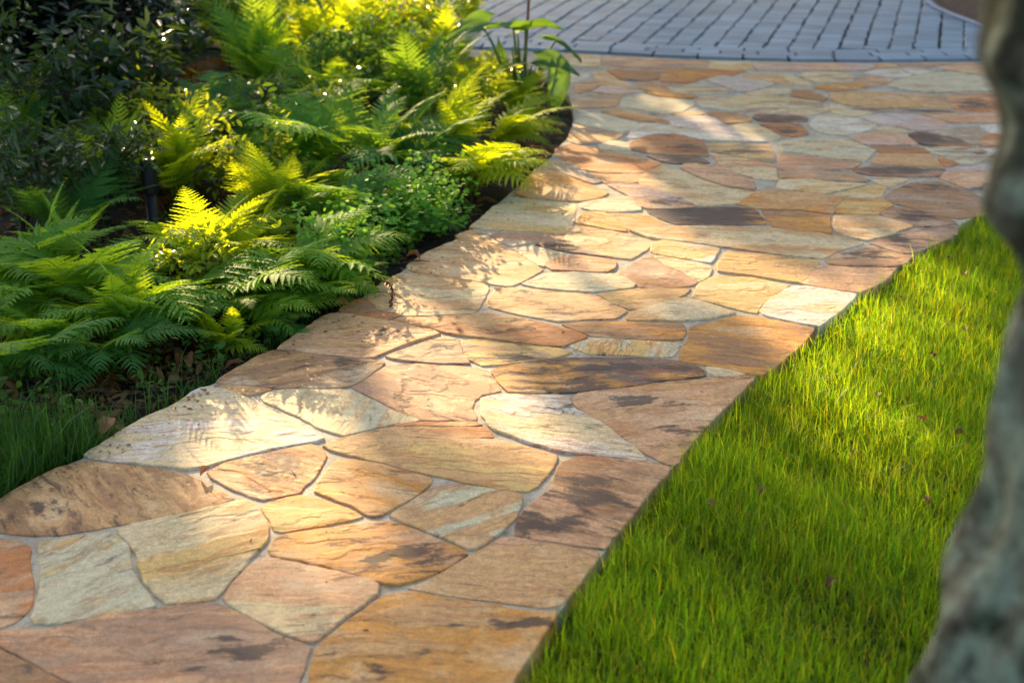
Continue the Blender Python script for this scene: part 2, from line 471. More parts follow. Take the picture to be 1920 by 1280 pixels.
# tones a b, dark flecks 0..1, streak angle (deg), outline, stains (x, y, rx, ry)
ST = [
 ('t','b',.35,-50,[-50,962,0,935,37,912,75,892,107,875,150,862,225,869,300,877,350,888,400,912,442,933,350,959,250,977,175,990,112,1000,60,1004,0,997,-50,992],[(92,955,34,22)],'tan stone with brown blotches and slanting rust bands'),
 ('c','w',.0,10,[160,852,200,827,255,792,312,767,340,752,360,735,375,727,402,723,430,734,475,754,525,781,575,808,608,822,555,831,500,842,450,855,387,872,345,877,287,870,212,862,167,856],[],'large smooth cream stone at the planting bed'),
 ('t','t',.1,0,[410,721,510,728,470,740,445,736],[],''),
 ('b','t',.25,15,[402,716,425,700,475,672,512,655,560,659,605,665,692,674,720,680,692,702,660,720,640,725,530,726,480,722],[(655,683,40,14)],''),
 ('p','t',.15,5,[520,653,545,636,570,617,600,598,620,588,640,587,710,600,755,608,812,618,827,626,780,636,720,660,700,669,665,668,580,659],[(735,626,58,6)],''),
 ('t','c',.1,0,[690,553,702,541,725,524,747,512,772,510,840,520,912,533,915,541,895,577,885,585,760,591,735,583,703,579,706,571,692,561],[],''),
 ('r','b',.2,0,[637,580,677,558,690,562,703,572,701,580,735,586,752,590,715,599,640,586],[],'rust red sliver of stone'),
 ('t','c',.05,-8,[765,498,780,486,802,471,840,456,890,441,912,442,952,467,990,487,1015,505,990,520,960,534,948,535,890,525,815,513,772,506],[],''),
 ('t','t',.1,0,[855,441,884,430,905,437,858,447],[],''),
 ('c','y',.0,-3,[879,425,905,407,918,393,930,383,985,373,1040,377,1078,381,1079,392,1072,418,1058,438,985,432,930,430],[],''),
 ('m','t',.1,0,[918,437,985,436,1057,441,1052,452,1000,452,958,461,930,447],[],''),
 ('d','b',.5,0,[1003,458,1025,453,1060,455,1078,461,1135,481,1085,474,1030,466],[(1050,462,40,7)],'nearly black stone'),
 ('c','n',.1,-10,[964,465,1002,460,1032,470,1080,478,1055,480,1022,490,1020,500,990,484],[],''),
 ('p','r',.25,-5,[1023,493,1055,482,1085,478,1137,485,1157,491,1150,503,1140,510,1115,509,1075,507,1035,505],[],''),
 ('n','c',.1,0,[975,532,1005,520,1030,511,1075,510,1122,513,1153,513,1190,532,1185,538,1110,545,1060,543,1010,538],[],''),
 ('m','b',.3,-20,[1158,513,1185,495,1220,478,1248,498,1285,512,1307,529,1298,535,1235,539,1202,537,1180,527],[],'diamond shaped mauve stone'),
 ('c','t',.05,0,[1228,479,1265,485,1300,491,1332,497,1335,503,1328,517,1310,528,1285,511,1250,496],[],''),
 ('t','c',.2,-10,[1060,449,1066,430,1080,422,1135,431,1172,438,1222,451,1214,465,1182,485,1155,481,1088,471,1078,461,1062,456],[],''),
 ('o','y',.05,-25,[1080,418,1090,401,1100,397,1132,398,1153,413,1175,434,1135,427],[],'orange stone'),
 ('t','o',.15,-10,[1138,399,1207,401,1252,421,1215,427,1183,431,1160,414],[],''),
 ('n','c',.0,0,[1089,381,1130,372,1177,368,1190,380,1203,394,1150,397,1110,394,1092,389],[],''),
 ('d','o',.75,0,[1212,395,1235,391,1305,389,1380,387,1415,392,1435,412,1437,420,1360,420,1267,419,1235,407],[(1320,403,100,16)],'dark flecked stone with ochre crust'),
 ('p','l',.1,-15,[1140,346,1180,344,1210,347,1247,360,1285,374,1303,387,1255,390,1210,391,1196,384,1182,367],[(1255,380,46,9)],''),
 ('c','t',.1,-14,[1200,345,1208,325,1240,311,1272,319,1315,338,1362,353,1416,360,1379,381,1320,386,1304,383,1277,372,1240,356,1215,348],[],'long banded cream stone'),
 ('p','g',.15,-14,[1275,313,1285,306,1330,310,1349,312,1386,328,1412,342,1414,356,1371,350,1321,335],[],''),
 ('y','g',.2,-5,[1323,268,1390,268,1440,271,1450,290,1452,305,1415,298,1370,288,1335,284],[(1380,286,50,5)],''),
 ('c','p',.05,-8,[1337,289,1375,293,1420,302,1454,311,1457,338,1420,335,1381,323,1350,309],[],''),
 ('b','r',.35,-5,[1181,270,1215,254,1265,251,1317,264,1322,278,1327,292,1260,290,1210,286,1184,280],[(1292,280,40,9)],'rusty brown stone with a black stain'),
 ('d','g',.5,0,[1212,292,1260,294,1310,295,1330,305,1290,307,1250,305],[(1270,299,60,6)],''),
 ('r','t',.05,-12,[1040,290,1045,276,1072,270,1135,281,1180,289,1237,306,1207,323,1135,324,1097,319,1070,303],[],'orange brown stone'),
 ('t','o',.1,-40,[975,352,990,335,1008,314,1025,315,1085,338,1120,352,1140,362,1120,371,1090,377,1060,376,985,369,968,362],[],''),
 ('g','t',.1,-20,[1018,312,1035,304,1068,305,1097,322,1130,340,1112,344,1088,335],[],''),
 ('p','t',.1,0,[1100,323,1135,326,1205,325,1203,340,1178,343,1135,343],[],''),
 ('n','n',.0,0,[1122,272,1150,262,1176,268,1182,282,1150,281,1128,280],[],''),
 ('t','g',.1,0,[1066,262,1072,240,1085,235,1138,246,1165,252,1155,263,1121,269,1085,270],[],''),
 ('n','w',.0,0,[1078,226,1102,212,1122,211,1194,229,1185,240,1170,247,1138,243,1086,232],[],''),
 ('w','n',.0,-5,[1175,258,1190,240,1202,231,1240,233,1315,245,1371,254,1440,265,1390,265,1321,262,1277,252,1232,248,1195,258],[],''),
 ('l','w',.0,0,[1245,222,1270,216,1322,217,1340,220,1364,236,1388,251,1371,251,1315,242,1262,233],[],''),
 ('n','c',.0,-10,[1362,235,1409,230,1439,242,1463,255,1452,263,1403,257,1380,247],[],''),
 ('t','b',.1,0,[1325,212,1343,210,1380,213,1409,221,1408,228,1362,232,1342,219],[],''),
 ('d','g',.45,0,[1410,220,1418,214,1465,216,1512,219,1513,227,1465,229,1425,227],[(1460,222,55,7)],''),
 ('r','b',.4,-10,[1424,231,1484,231,1500,233,1515,251,1484,256,1461,250],[(1475,245,20,7)],''),
 ('n','w',.0,0,[1519,232,1530,219,1547,214,1570,215,1601,221,1645,232,1630,243,1597,251,1560,251,1540,247,1523,239],[],''),
 ('c','g',.1,0,[1400,205,1405,197,1446,192,1540,194,1556,208,1530,213,1502,216,1440,213,1402,211],[],''),
 ('y','c',.0,0,[1345,186,1390,179,1440,181,1484,184,1545,191,1440,189,1400,195,1350,196],[],''),
 ('n','t',.05,-5,[1305,190,1318,180,1340,181,1345,197,1396,200,1397,208,1371,207,1319,201],[],''),
 ('l','n',.0,0,[1322,149,1356,142,1401,147,1452,157,1427,166,1397,171,1379,170,1352,159],[],'lilac diamond stone'),
 ('c','n',.0,0,[1401,174,1446,165,1480,167,1478,174,1456,178,1409,178],[],''),
 ('b','r',.05,0,[1487,170,1517,169,1550,184,1543,189,1483,180],[],''),
 ('c','y',.0,-20,[1460,140,1475,138,1520,155,1520,161,1492,158],[],''),
 ('t','y',.1,-10,[1395,140,1453,139,1488,160,1454,155,1400,145],[],''),
 ('c','g',.0,0,[1500,143,1514,136,1560,136,1597,139,1600,148,1597,155,1560,155,1530,154],[],''),
 ('o','b',.15,0,[1527,160,1560,157,1616,156,1632,162,1605,167,1560,171,1529,166],[(1630,168,25,3)],''),
 ('p','m',.05,0,[1604,148,1635,142,1677,148,1657,159,1630,160,1606,155],[],''),
 ('n','n',.0,0,[1664,159,1690,148,1740,136,1785,135,1830,142,1880,150,1890,170,1800,172,1729,172,1687,166],[],'large pale green grey stone'),
 ('w','n',.0,0,[1618,137,1650,129,1680,129,1710,141,1689,144,1665,142],[],''),
 ('w','p',.0,0,[1688,128,1725,129,1742,134,1718,139,1708,137],[],''),
 ('p','c',.05,0,[1755,124,1830,121,1890,122,1890,145,1830,139,1785,132],[],''),
 ('p','l',.0,0,[1412,118,1465,119,1560,119,1632,120,1640,126,1622,132,1560,132,1500,132,1420,130],[],''),
 ('t','r',.05,0,[1637,120,1676,120,1682,126,1645,127],[],''),
 ('g','p',.1,0,[1682,120,1760,119,1890,118,1890,120,1760,122,1740,127,1691,126],[],''),
 ('c','y',.0,-20,[1332,115,1403,117,1413,128,1370,131,1330,129],[],''),
 ('p','g',.05,0,[1128,107,1140,105,1200,108,1260,111,1328,114,1326,128,1240,128,1130,123],[],''),
 ('c','t',.0,0,[1030,104,1080,101,1123,104,1124,124,1080,123,1035,118],[],''),
 ('r','b',.15,-10,[1140,131,1200,130,1238,134,1232,148,1205,152,1165,149],[],''),
 ('r','o',.1,0,[1243,132,1330,131,1400,133,1370,141,1322,146,1290,155,1240,154],[],''),
 ('t','c',.0,-15,[1112,138,1132,132,1162,150,1195,166,1160,165,1125,156],[],''),
 ('w','n',.0,0,[1035,142,1100,137,1104,147,1076,154,1040,152],[],''),
 ('p','b',.05,0,[1076,158,1110,153,1128,156,1108,170,1080,175],[],''),
 ('l','p',.0,0,[1108,172,1138,160,1168,164,1196,173,1160,177],[],''),
 ('g','t',.05,0,[1075,200,1084,184,1104,177,1164,180,1155,199,1110,203],[],''),
 ('n','c',.0,0,[1168,183,1204,180,1297,187,1302,196,1279,208,1250,213,1200,204,1162,198],[],''),
 ('t','r',.1,-8,[1128,209,1155,203,1200,212,1240,222,1258,230,1205,226,1170,221],[],''),
 ('t','o',.05,0,[1262,215,1285,209,1320,209,1321,214,1270,216],[],''),
 ('o','r',.15,-5,[1210,173,1255,173,1306,181,1295,185,1240,180],[],''),
 ('t','r',.1,0,[1190,162,1232,154,1250,165,1258,171,1225,171],[],''),
 ('c','g',.1,-5,[1246,160,1290,157,1345,164,1368,172,1330,176,1265,172],[],''),
 ('t','y',.05,-12,[1555,175,1620,172,1680,176,1732,201,1640,201,1590,197,1558,186],[],''),
 ('t','g',.05,-10,[1688,175,1780,178,1773,192,1785,203,1740,202],[],''),
 ('r','p',.2,0,[1783,177,1880,176,1890,211,1795,207,1777,191],[(1834,195,32,9)],'rusty stone with a slate blue blot'),
 ('g','d',.4,0,[1600,203,1700,204,1790,208,1785,212,1700,210,1610,207],[(1750,208,45,3)],''),
 ('c','n',.0,-10,[1556,194,1600,206,1640,211,1600,218,1562,211],[],''),
 ('l','p',.0,-8,[1612,219,1660,212,1720,215,1766,226,1788,235,1770,242,1725,244,1650,231],[],''),
 ('p','p',.1,0,[1726,213,1800,214,1890,213,1890,228,1790,230,1768,224],[],''),
 ('w','c',.0,0,[1838,235,1890,232,1895,258,1860,248],[],''),
 ('c','n',.0,0,[1646,238,1665,235,1705,246,1672,246,1640,244],[],''),
 ('p','l',.0,0,[1590,254,1642,248,1698,252,1722,271,1625,271],[],''),
 ('d','r',.55,-15,[1703,251,1725,246,1750,250,1798,262,1820,273,1776,273,1729,271],[(1735,260,40,12)],'slate black stone with rusty edge'),
 ('g','n',.3,-12,[1753,247,1790,239,1834,237,1846,252,1828,272,1802,260],[],''),
 ('r','t',.05,0,[1848,255,1865,250,1895,261,1895,274,1836,272],[],''),
 ('n','g',.4,0,[1730,275,1830,276,1862,289,1880,297,1822,307,1803,307,1750,286],[(1850,287,20,4)],''),
 ('w','p',.0,0,[1836,277,1895,276,1895,290,1864,288],[],''),
 ('r','b',.05,0,[1625,274,1722,275,1742,285,1700,286,1652,285],[],''),
 ('t','p',.05,-5,[1648,288,1700,288,1742,288,1768,312,1700,310,1636,306],[],''),
 ('r','y',.0,-20,[1757,293,1798,306,1774,312],[],''),
 ('d','m',.35,0,[1597,320,1615,311,1700,313,1772,317,1762,330,1700,330,1627,328],[(1690,320,90,6)],'long slate purple stone'),
 ('n','c',.2,-3,[1462,266,1500,259,1582,261,1640,281,1622,301,1560,296,1510,287,1468,283],[],''),
 ('m','p',.05,0,[1461,288,1510,290,1560,299,1615,303,1600,316,1530,318,1463,317],[],'mauve pink stone'),
 ('g','t',.1,0,[1463,320,1595,321,1630,337,1620,341,1565,338,1463,333],[],''),
 ('c','y',.0,0,[1462,337,1500,336,1560,341,1625,345,1590,353,1545,362,1525,361,1457,352],[],''),
 ('c','y',.0,0,[1562,366,1600,355,1632,347,1655,348,1660,353,1651,369,1600,369],[],''),
 ('t','c',.05,0,[1634,337,1662,332,1705,336,1668,350,1655,346],[],''),
 ('p','l',.05,0,[1765,334,1775,322,1795,314,1880,312,1890,354,1815,354],[(1840,350,30,3)],''),
 ('b','g',.3,-15,[1663,366,1685,351,1712,341,1760,340,1795,354,1845,371,1880,378,1840,402,1800,409,1770,405,1702,386,1664,378],[(1745,350,45,8)],'large brown stone near the lawn tip'),
 ('m','b',.35,-12,[1650,402,1670,390,1698,389,1780,411,1795,419,1740,423,1715,424],[(1720,405,40,9)],''),
 ('y','o',.05,0,[1567,395,1572,384,1587,373,1655,372,1675,385,1640,402,1568,400],[],''),
 ('t','o',.0,-4,[1383,383,1420,359,1442,356,1540,365,1582,372,1565,387,1562,400,1500,393,1430,391],[],''),
 ('o','b',.1,-8,[1428,394,1470,394,1555,403,1553,416,1559,436,1500,430,1450,424,1440,405],[],''),
 ('t','c',.05,-8,[1567,405,1647,405,1712,423,1665,440,1622,450,1575,438,1563,425],[],''),
 ('m','g',.35,-8,[1630,455,1670,442,1715,431,1800,421,1790,440,1715,473,1690,474,1650,460],[(1690,448,45,10)],''),
 ('b','m',.25,-3,[1550,488,1567,475,1640,463,1680,473,1710,481,1690,495,1660,499,1555,494],[(1630,478,60,7)],''),
 ('p','c',.05,-5,[1501,530,1515,506,1533,497,1600,501,1680,503,1650,530,1612,549,1560,541],[],''),
 ('w','c',.0,-5,[1425,582,1450,560,1487,537,1510,536,1605,551,1580,578,1535,611,1480,600,1430,589],[],'pale cream stone at the lawn edge'),
 ('y','c',.05,-12,[1305,545,1312,530,1345,516,1410,519,1480,534,1450,552,1427,570,1420,587,1372,576,1302,556],[],''),
 ('t','y',.1,-8,[1346,508,1348,498,1362,473,1420,476,1535,489,1528,498,1503,529,1460,523,1400,514],[],''),
 ('c','t',.05,-5,[1180,432,1240,425,1335,423,1450,428,1540,437,1620,455,1570,470,1540,484,1440,473,1352,461,1217,445],[],'very long pale stone'),
 ('y','w',.1,-8,[1221,470,1224,453,1245,450,1349,466,1333,492,1297,486,1230,476],[],''),
 ('t','y',.05,-3,[1120,551,1200,541,1294,541,1275,556,1215,574,1182,580],[],''),
 ('c','t',.05,0,[1175,599,1185,584,1240,570,1285,558,1330,570,1380,587,1340,594,1280,599],[],''),
 ('b','o',.4,-5,[1052,607,1085,602,1172,603,1279,605,1283,615,1279,635,1195,634,1110,629,1078,617],[],''),
 ('n','y',.0,80,[1065,646,1112,633,1195,637,1274,641,1265,664,1258,668,1170,664,1105,662],[],'pale green grey stone'),
 ('o','b',.15,-15,[1276,674,1281,654,1296,636,1294,612,1325,606,1385,591,1430,595,1527,613,1500,645,1455,683,1430,702,1385,697,1330,684],[],'large golden stone at the lawn edge'),
 ('c','n',.0,0,[1322,686,1350,690,1400,701,1370,704,1342,705],[],''),
 ('o','d',.62,-4,[922,693,1000,678,1075,670,1175,670,1265,675,1312,687,1325,703,1225,715,1150,726,1075,734,955,734,937,713],[(1120,690,130,10),(1100,724,80,8)],'dark flaky stone with orange scales'),
 ('p','t',.2,12,[1076,746,1085,736,1150,729,1225,718,1330,708,1415,704,1385,735,1330,790,1290,830,1262,872,1235,860,1210,846,1137,797,1080,760],[(1190,752,70,10),(1270,803,60,9)],'large pink stone with short dark streaks'),
 ('c','w',.1,-10,[903,746,940,739,1055,740,1070,760,1125,793,1190,842,1212,864,1150,857,1050,845,975,822,925,803,905,778],[(1050,766,26,7)],'large pale cream stone'),
 ('p','m',.15,-40,[658,723,685,704,730,683,780,681,880,687,912,693,938,731,902,737,885,750,882,765,895,786,795,785,755,769,690,737],[(770,735,14,34)],'rose pink stone with a diagonal dark crack'),
 ('c','n',.0,76,[490,744,515,731,640,728,668,736,730,766,788,787,735,793,700,801,645,816,615,806,562,780,510,755],[],'stone with upright orange and grey bands'),
 ('r','t',.05,0,[735,794,800,791,890,790,904,794,885,796,740,797],[],''),
 ('t','r',.1,-4,[698,804,740,800,890,800,910,800,925,818,860,820,790,816,720,808],[],''),
 ('t','y',.05,-8,[605,835,645,820,695,808,790,819,860,823,930,824,985,838,1045,854,1030,880,1010,910,988,921,920,910,860,898,817,890,705,862,642,846],[],'large honey coloured stone'),
 ('r','t',.45,-30,[385,884,425,866,480,852,540,838,580,831,605,838,611,853,595,882,583,901,560,921,525,930,492,936,470,928,425,910,395,895],[(520,872,44,28)],'rounded rusty stone with a dark heart'),
 ('o','t',.25,-15,[588,920,612,882,636,857,705,867,814,895,800,912,742,948,717,966,697,970,660,947,617,932],[],''),
 ('t','n',.05,25,[732,967,760,948,795,922,830,904,900,913,980,926,968,968,935,997,895,1028,878,1029,845,1010,805,997],[],''),
 ('p','b',.42,-20,[1040,892,1052,867,1097,856,1210,867,1258,876,1235,905,1205,937,1180,972,1135,1028,1085,1020,1015,1011,962,1001,975,970,1007,937,1030,914],[(1100,925,70,22),(1040,980,60,20)],'stone with smoky black cloud pattern'),
 ('t','p',.02,4,[755,1102,800,1086,850,1060,885,1036,905,1028,938,1004,970,1006,1072,1024,1128,1034,1110,1058,1078,1100,1066,1120,1030,1138,935,1126,860,1115,790,1106],[],''),
 ('o','p',.4,8,[503,1039,506,1018,518,1003,600,990,692,976,725,974,805,1001,875,1031,880,1037,842,1062,792,1082,745,1095,722,1094,680,1079,630,1064,567,1051],[(755,1045,70,18)],'lens shaped rusty stone with a brown smear'),
 ('o','y',.05,0,[490,950,495,942,562,926,610,934,667,957,682,967,630,979,530,996,512,994,506,975],[],''),
 ('c','y',.05,35,[216,993,250,981,350,962,440,938,470,938,485,958,505,985,503,1003,480,1034,455,1062,425,1090,406,1121,345,1129,310,1131,275,1090,256,1037,238,1010],[],'large yellow stone with rust waves'),
 ('n','y',.08,40,[70,1015,125,1009,200,996,225,1007,242,1022,244,1060,255,1090,275,1112,294,1134,240,1145,150,1162,100,1167,58,1167,68,1130,76,1098,73,1040],[],'pale green stone with an orange vein'),
 ('r','g',.2,0,[-50,1010,0,1010,37,1014,54,1021,57,1080,59,1130,50,1145,30,1166,0,1175,-50,1182],[],''),
 ('m','p',.15,5,[-50,1188,0,1183,30,1177,75,1182,175,1158,295,1139,405,1127,475,1163,530,1191,588,1211,578,1232,562,1270,550,1310,540,1360,200,1360,150,1285,75,1248,0,1207],[(435,1228,70,32)],'big mauve stone in the foreground'),
 ('b','r',.25,-10,[-90,1200,-50,1198,0,1217,75,1257,145,1293,190,1360,-90,1360],[],''),
 ('p','c',.02,0,[413,1120,430,1093,462,1064,500,1044,592,1063,692,1085,712,1095,706,1114,660,1146,615,1181,588,1206,530,1186,475,1157,440,1137],[],''),
 ('o','t',.15,-5,[594,1214,630,1182,668,1152,722,1113,765,1108,860,1125,935,1134,1022,1148,1050,1141,1030,1170,990,1230,965,1270,930,1340,900,1370,560,1370,577,1290,590,1240],[(1000,1163,60,14),(720,1250,45,25)],'big orange stone in the foreground'),
 ('t','g',.3,-6,[916,560,932,539,975,539,1040,547,1115,552,1176,583,1152,597,1100,597,1045,600,990,591,916,574],[(1060,584,60,8),(980,549,24,5)],''),
 ('r','t',.25,-6,[735,602,755,597,885,591,915,588,980,598,1032,609,1070,618,1101,631,1055,648,1015,646,890,629,840,623,812,615],[(960,620,70,4),(1000,602,34,4)],'long rust red stone with black streaks'),
 ('y','g',.3,-4,[866,636,890,635,1045,653,1072,659,1040,668,960,680,905,684,875,668],[(940,668,60,8)],''),
 ('m','p',.3,-10,[722,668,755,656,800,641,838,632,857,637,864,658,868,668,881,681,820,680,765,675],[(820,652,34,8),(750,666,20,7)],''),
]


def poly_area(p):
    return 0.5 * sum(p[i].x * p[(i + 1) % len(p)].y - p[(i + 1) % len(p)].x * p[i].y for i in range(len(p)))


def stone_geo(spec, k):
    ta, tb, dark, ang, xy, stains, _ = spec
    P = [px(xy[i], xy[i + 1]) for i in range(0, len(xy), 2)]
    if poly_area(P) < 0:
        P.reverse()
    # resample and roughen the outline, round off the corners a little
    r = random.Random(k * 13 + 5)
    Q = []
    for i in range(len(P)):
        a, b = P[i], P[(i + 1) % len(P)]
        n = max(1, int((b - a).length / 0.022))
        for j in range(n):
            Q.append(a.lerp(b, j / n))
    n = len(Q)
    Q = [(Q[i - 1] + Q[i] * 6 + Q[(i + 1) % n]) / 8 for i in range(n)]
    j0 = [r.gauss(0, 0.0035) for _ in range(n)]
    jit = [(0.0068 if Q[0].y > 2.9 else 0.0035) + r.gauss(0, 0.0012) + (j0[i - 2] + j0[i - 1] + j0[i] + j0[(i + 1) % n]) / 4 for i in range(n)]
    ring = []
    for i in range(n):
        t = (Q[(i + 1) % n] - Q[i - 1]).normalized()
        nrm = Vector((t.y, -t.x, 0))
        ring.append((Q[i] + nrm * jit[i], nrm))
    top = r.uniform(-0.0015, 0.0022)
    tx, ty = r.gauss(0, 0.003), r.gauss(0, 0.003)
    c = sum((q for q, _ in ring), Vector()) / n
    V, F = [], []
    for q, nn in ring: V.append((q.x - nn.x * 0.0035, q.y - nn.y * 0.0035, 0))
    for q, nn in ring: V.append((q.x - nn.x * 0.0012, q.y - nn.y * 0.0012, -0.0009))
    for q, nn in ring: V.append((q.x, q.y, -0.003))
    for q, nn in ring: V.append((q.x + nn.x * 0.002, q.y + nn.y * 0.002, -0.04))
    V = [(x, y, z + top + (x - c.x) * tx + (y - c.y) * ty) for x, y, z in V]
    F.append(list(range(n)))
    for lv in range(3):
        for i in range(n):
            j = (i + 1) % n
            F.append([lv * n + i, (lv + 1) * n + i, (lv + 1) * n + j, lv * n + j])
    st_ = []
    for s in (stains + [None, None])[:2]:
        if s is None:
            st_.append((0, -50, 0.1, 0.1))
        else:
            p0 = px(s[0], s[1])
            rx = (px(s[0] + s[2], s[1]) - px(s[0] - s[2], s[1])).length / 2
            ry = (px(s[0], s[1] - s[3]) - px(s[0], s[1] + s[3])).length / 2
            st_.append((p0.x, p0.y, rx, ry))
    at = dict(tone_a=lin(TONE[ta]) + (1,), tone_b=lin(TONE[tb]) + (1,),
              par=(R(-ang) + r.gauss(0, 0.1), r.uniform(0, 60), dark, 1), stain_a=st_[0], stain_b=st_[1])
    return V, F, at, abs(poly_area(P))


def stone_mesh(parts):
    V, F, A = [], [], {}
    for v, f, at, _ in parts:
        o = len(V)
        V += v
        F += [[i + o for i in ff] for ff in f]
        for k_, val in at.items():
            A.setdefault(k_, []).extend([val] * len(v))
    me = mesh_py('flagstone', V, F)
    for k_, arr in A.items():
        a = me.attributes.new(k_, 'FLOAT_COLOR', 'POINT')
        a.data.foreach_set('color', np.array(arr, np.float32).ravel())
    return me


geos = [stone_geo(s, i) for i, s in enumerate(ST)]


def seen_size(s):
    xy = s[4]
    n = len(xy) // 2
    return abs(sum(xy[2 * i] * xy[(2 * i + 3) % (2 * n)] - xy[(2 * i + 2) % (2 * n)] * xy[2 * i + 1] for i in range(n)))


order = sorted(range(len(ST)), key=lambda i: -seen_size(ST[i]))
for i in order[:100]:
    o = link('flagstone', stone_mesh([geos[i]]), M['stone'], path)
    if ST[i][6]:
        o['label'] = ST[i][6]
if len(order) > 100:
    o = link('flagstone', stone_mesh([geos[i] for i in order[100:]]), M['stone'], path)
    o['kind'] = 'stuff'

# ------------------------------------------------------------------ driveway of grey blocks
drive_front = [px(*p) for p in DRIVE]
isl_px = [(1700, -160), (1712, -90), (1722, -40), (1735, 0), (1752, 15), (1778, 27), (1818, 42), (1850, 55), (1920, 70), (2020, 80), (2300, 84)]
isl = [px(*p) for p in isl_px]


def offset(pl, d):
    res = []
    for i, p in enumerate(pl):
        t = (pl[min(i + 1, len(pl) - 1)] - pl[max(i - 1, 0)]).normalized()
        res.append(p + Vector((-t.y, t.x, 0)) * d)
    return res


def front_y(x):
    xs = [p.x for p in drive_front]; ys = [p.y for p in drive_front]
    return np.interp(x, xs, ys)


def block_geo(cx, cy, ang, L, W, V, F, T, tone, z):
    b = 0.0025
    ca, sa = math.cos(ang), math.sin(ang)
    o = len(V)
    for (ex, zz) in ((b, z), (0, z - 0.002), (0, z - 0.05)):
        for sx, sy in ((-1, -1), (1, -1), (1, 1), (-1, 1)):
            x, y = sx * (L / 2 - ex), sy * (W / 2 - ex)
            V.append((cx + x * ca - y * sa, cy + x * sa + y * ca, zz))
            T.append(tone)
    F.append([o, o + 1, o + 2, o + 3])
    for lv in (0, 4):
        for i in range(4):
            j = (i + 1) % 4
            F.append([o + lv + i, o + lv + 4 + i, o + lv + 4 + j, o + lv + j])


def driveway():
    V, F, T = [], [], []
    r = random.Random(3)

    def tone():
        k = r.uniform(0.23, 0.33)
        return (k * 0.76, k * 1.05, k * 1.22, 1)
    # columns of tumbled blocks running away from the path, dark sand between the columns
    th = R(90 - 16.5)
    ca, sa = math.cos(th), math.sin(th)
    isl_poly = [(p.x, p.y) for p in offset(isl, 0.25)] + [(14, isl[-1].y), (14, 30), (isl[0].x + 0.2, 30)]
    cand = []
    for i in range(-62, 62):
        s_ = -4.0 + r.uniform(0, .2)
        while s_ < 9.0:
            L = r.uniform(.09, .15)
            y = i * 0.138
            cand.append((0.6 + (s_ + L / 2) * ca - y * sa, 9.0 + (s_ + L / 2) * sa + y * ca, th, L - .008))
            s_ += L
    C = np.array(cand)
    keep = (C[:, 1] > front_y(C[:, 0]) + 0.34) & (C[:, 1] < 13.6) & (C[:, 0] > -6.5) & (C[:, 0] < 7.5)
    keep &= ~inside(isl_poly, C[:, 0], C[:, 1])
    for x, y, a, L in C[keep]:
        w_ = r.uniform(0.117, 0.130)
        block_geo(x + r.uniform(-.005, .005), y, a + r.uniform(-.05, .05), L, w_, V, F, T, tone(), 0.002 + r.uniform(-0.001, 0.001))
    # border courses along the path and round the mulch bed
    def course(line, d, step, L, W):
        acc = 0.0
        pl = offset(line, d)
        for a, b in zip(pl[:-1], pl[1:]):
            seg = (b - a).length
            ang = math.atan2(b.y - a.y, b.x - a.x)
            s = step - acc
            while s < seg:
                p = a.lerp(b, s / seg)
                block_geo(p.x, p.y, ang, L, W, V, F, T, tone(), 0.003)
                s += step
            acc = seg - (s - step)
    course(drive_front, 0.10, 0.25, 0.235, 0.096)
    course(drive_front, 0.20, 0.21, 0.195, 0.096)
    course(drive_front, 0.30, 0.25, 0.235, 0.096)
    course(isl, 0.09, 0.14, 0.128, 0.09)
    course(isl, 0.19, 0.14, 0.128, 0.09)
    bed = [p.copy() for p in drive_front] + [Vector((14, drive_front[-1].y, 0)), Vector((14, 14.4, 0)), Vector((-9, 14.4, 0)), Vector((-9, drive_front[0].y, 0))]
    d = tag(slab('driveway', bed, -0.012, -0.07, M['joint']), kind='structure')
    n = len(V)
    me = mesh_py('block_paving', V, F)
    a = me.attributes.new('tint', 'FLOAT_COLOR', 'POINT')
    a.data.foreach_set('color', np.array(T, np.float32).ravel())
    link('block_paving', me, M['paver'], d)
    # pale edging and mulch bed beyond
    e0, e1 = offset(isl, 0.022), offset(isl, -0.022)
    V2, F2 = [], []
    for a_, b_ in zip(e0, e1):
        V2 += [(a_.x, a_.y, -0.04), (a_.x, a_.y, 0.012), (b_.x, b_.y, 0.012), (b_.x, b_.y, -0.04)]
    for i in range(len(e0) - 1):
        for j in range(3):
            F2.append([i * 4 + j, i * 4 + j + 1, i * 4 + j + 5, i * 4 + j + 4])
    tag(link('kerb', mesh_py('kerb', V2, F2), M['kerb']), kind='structure')
    mp = [p.copy() for p in e1] + [Vector((14, isl[-1].y, 0)), Vector((14, 22, 0)), Vector((isl[0].x, 22, 0))]
    tag(slab('mulch_bed', mp, 0.008, -0.04, M['mulch']), kind='structure')


driveway()

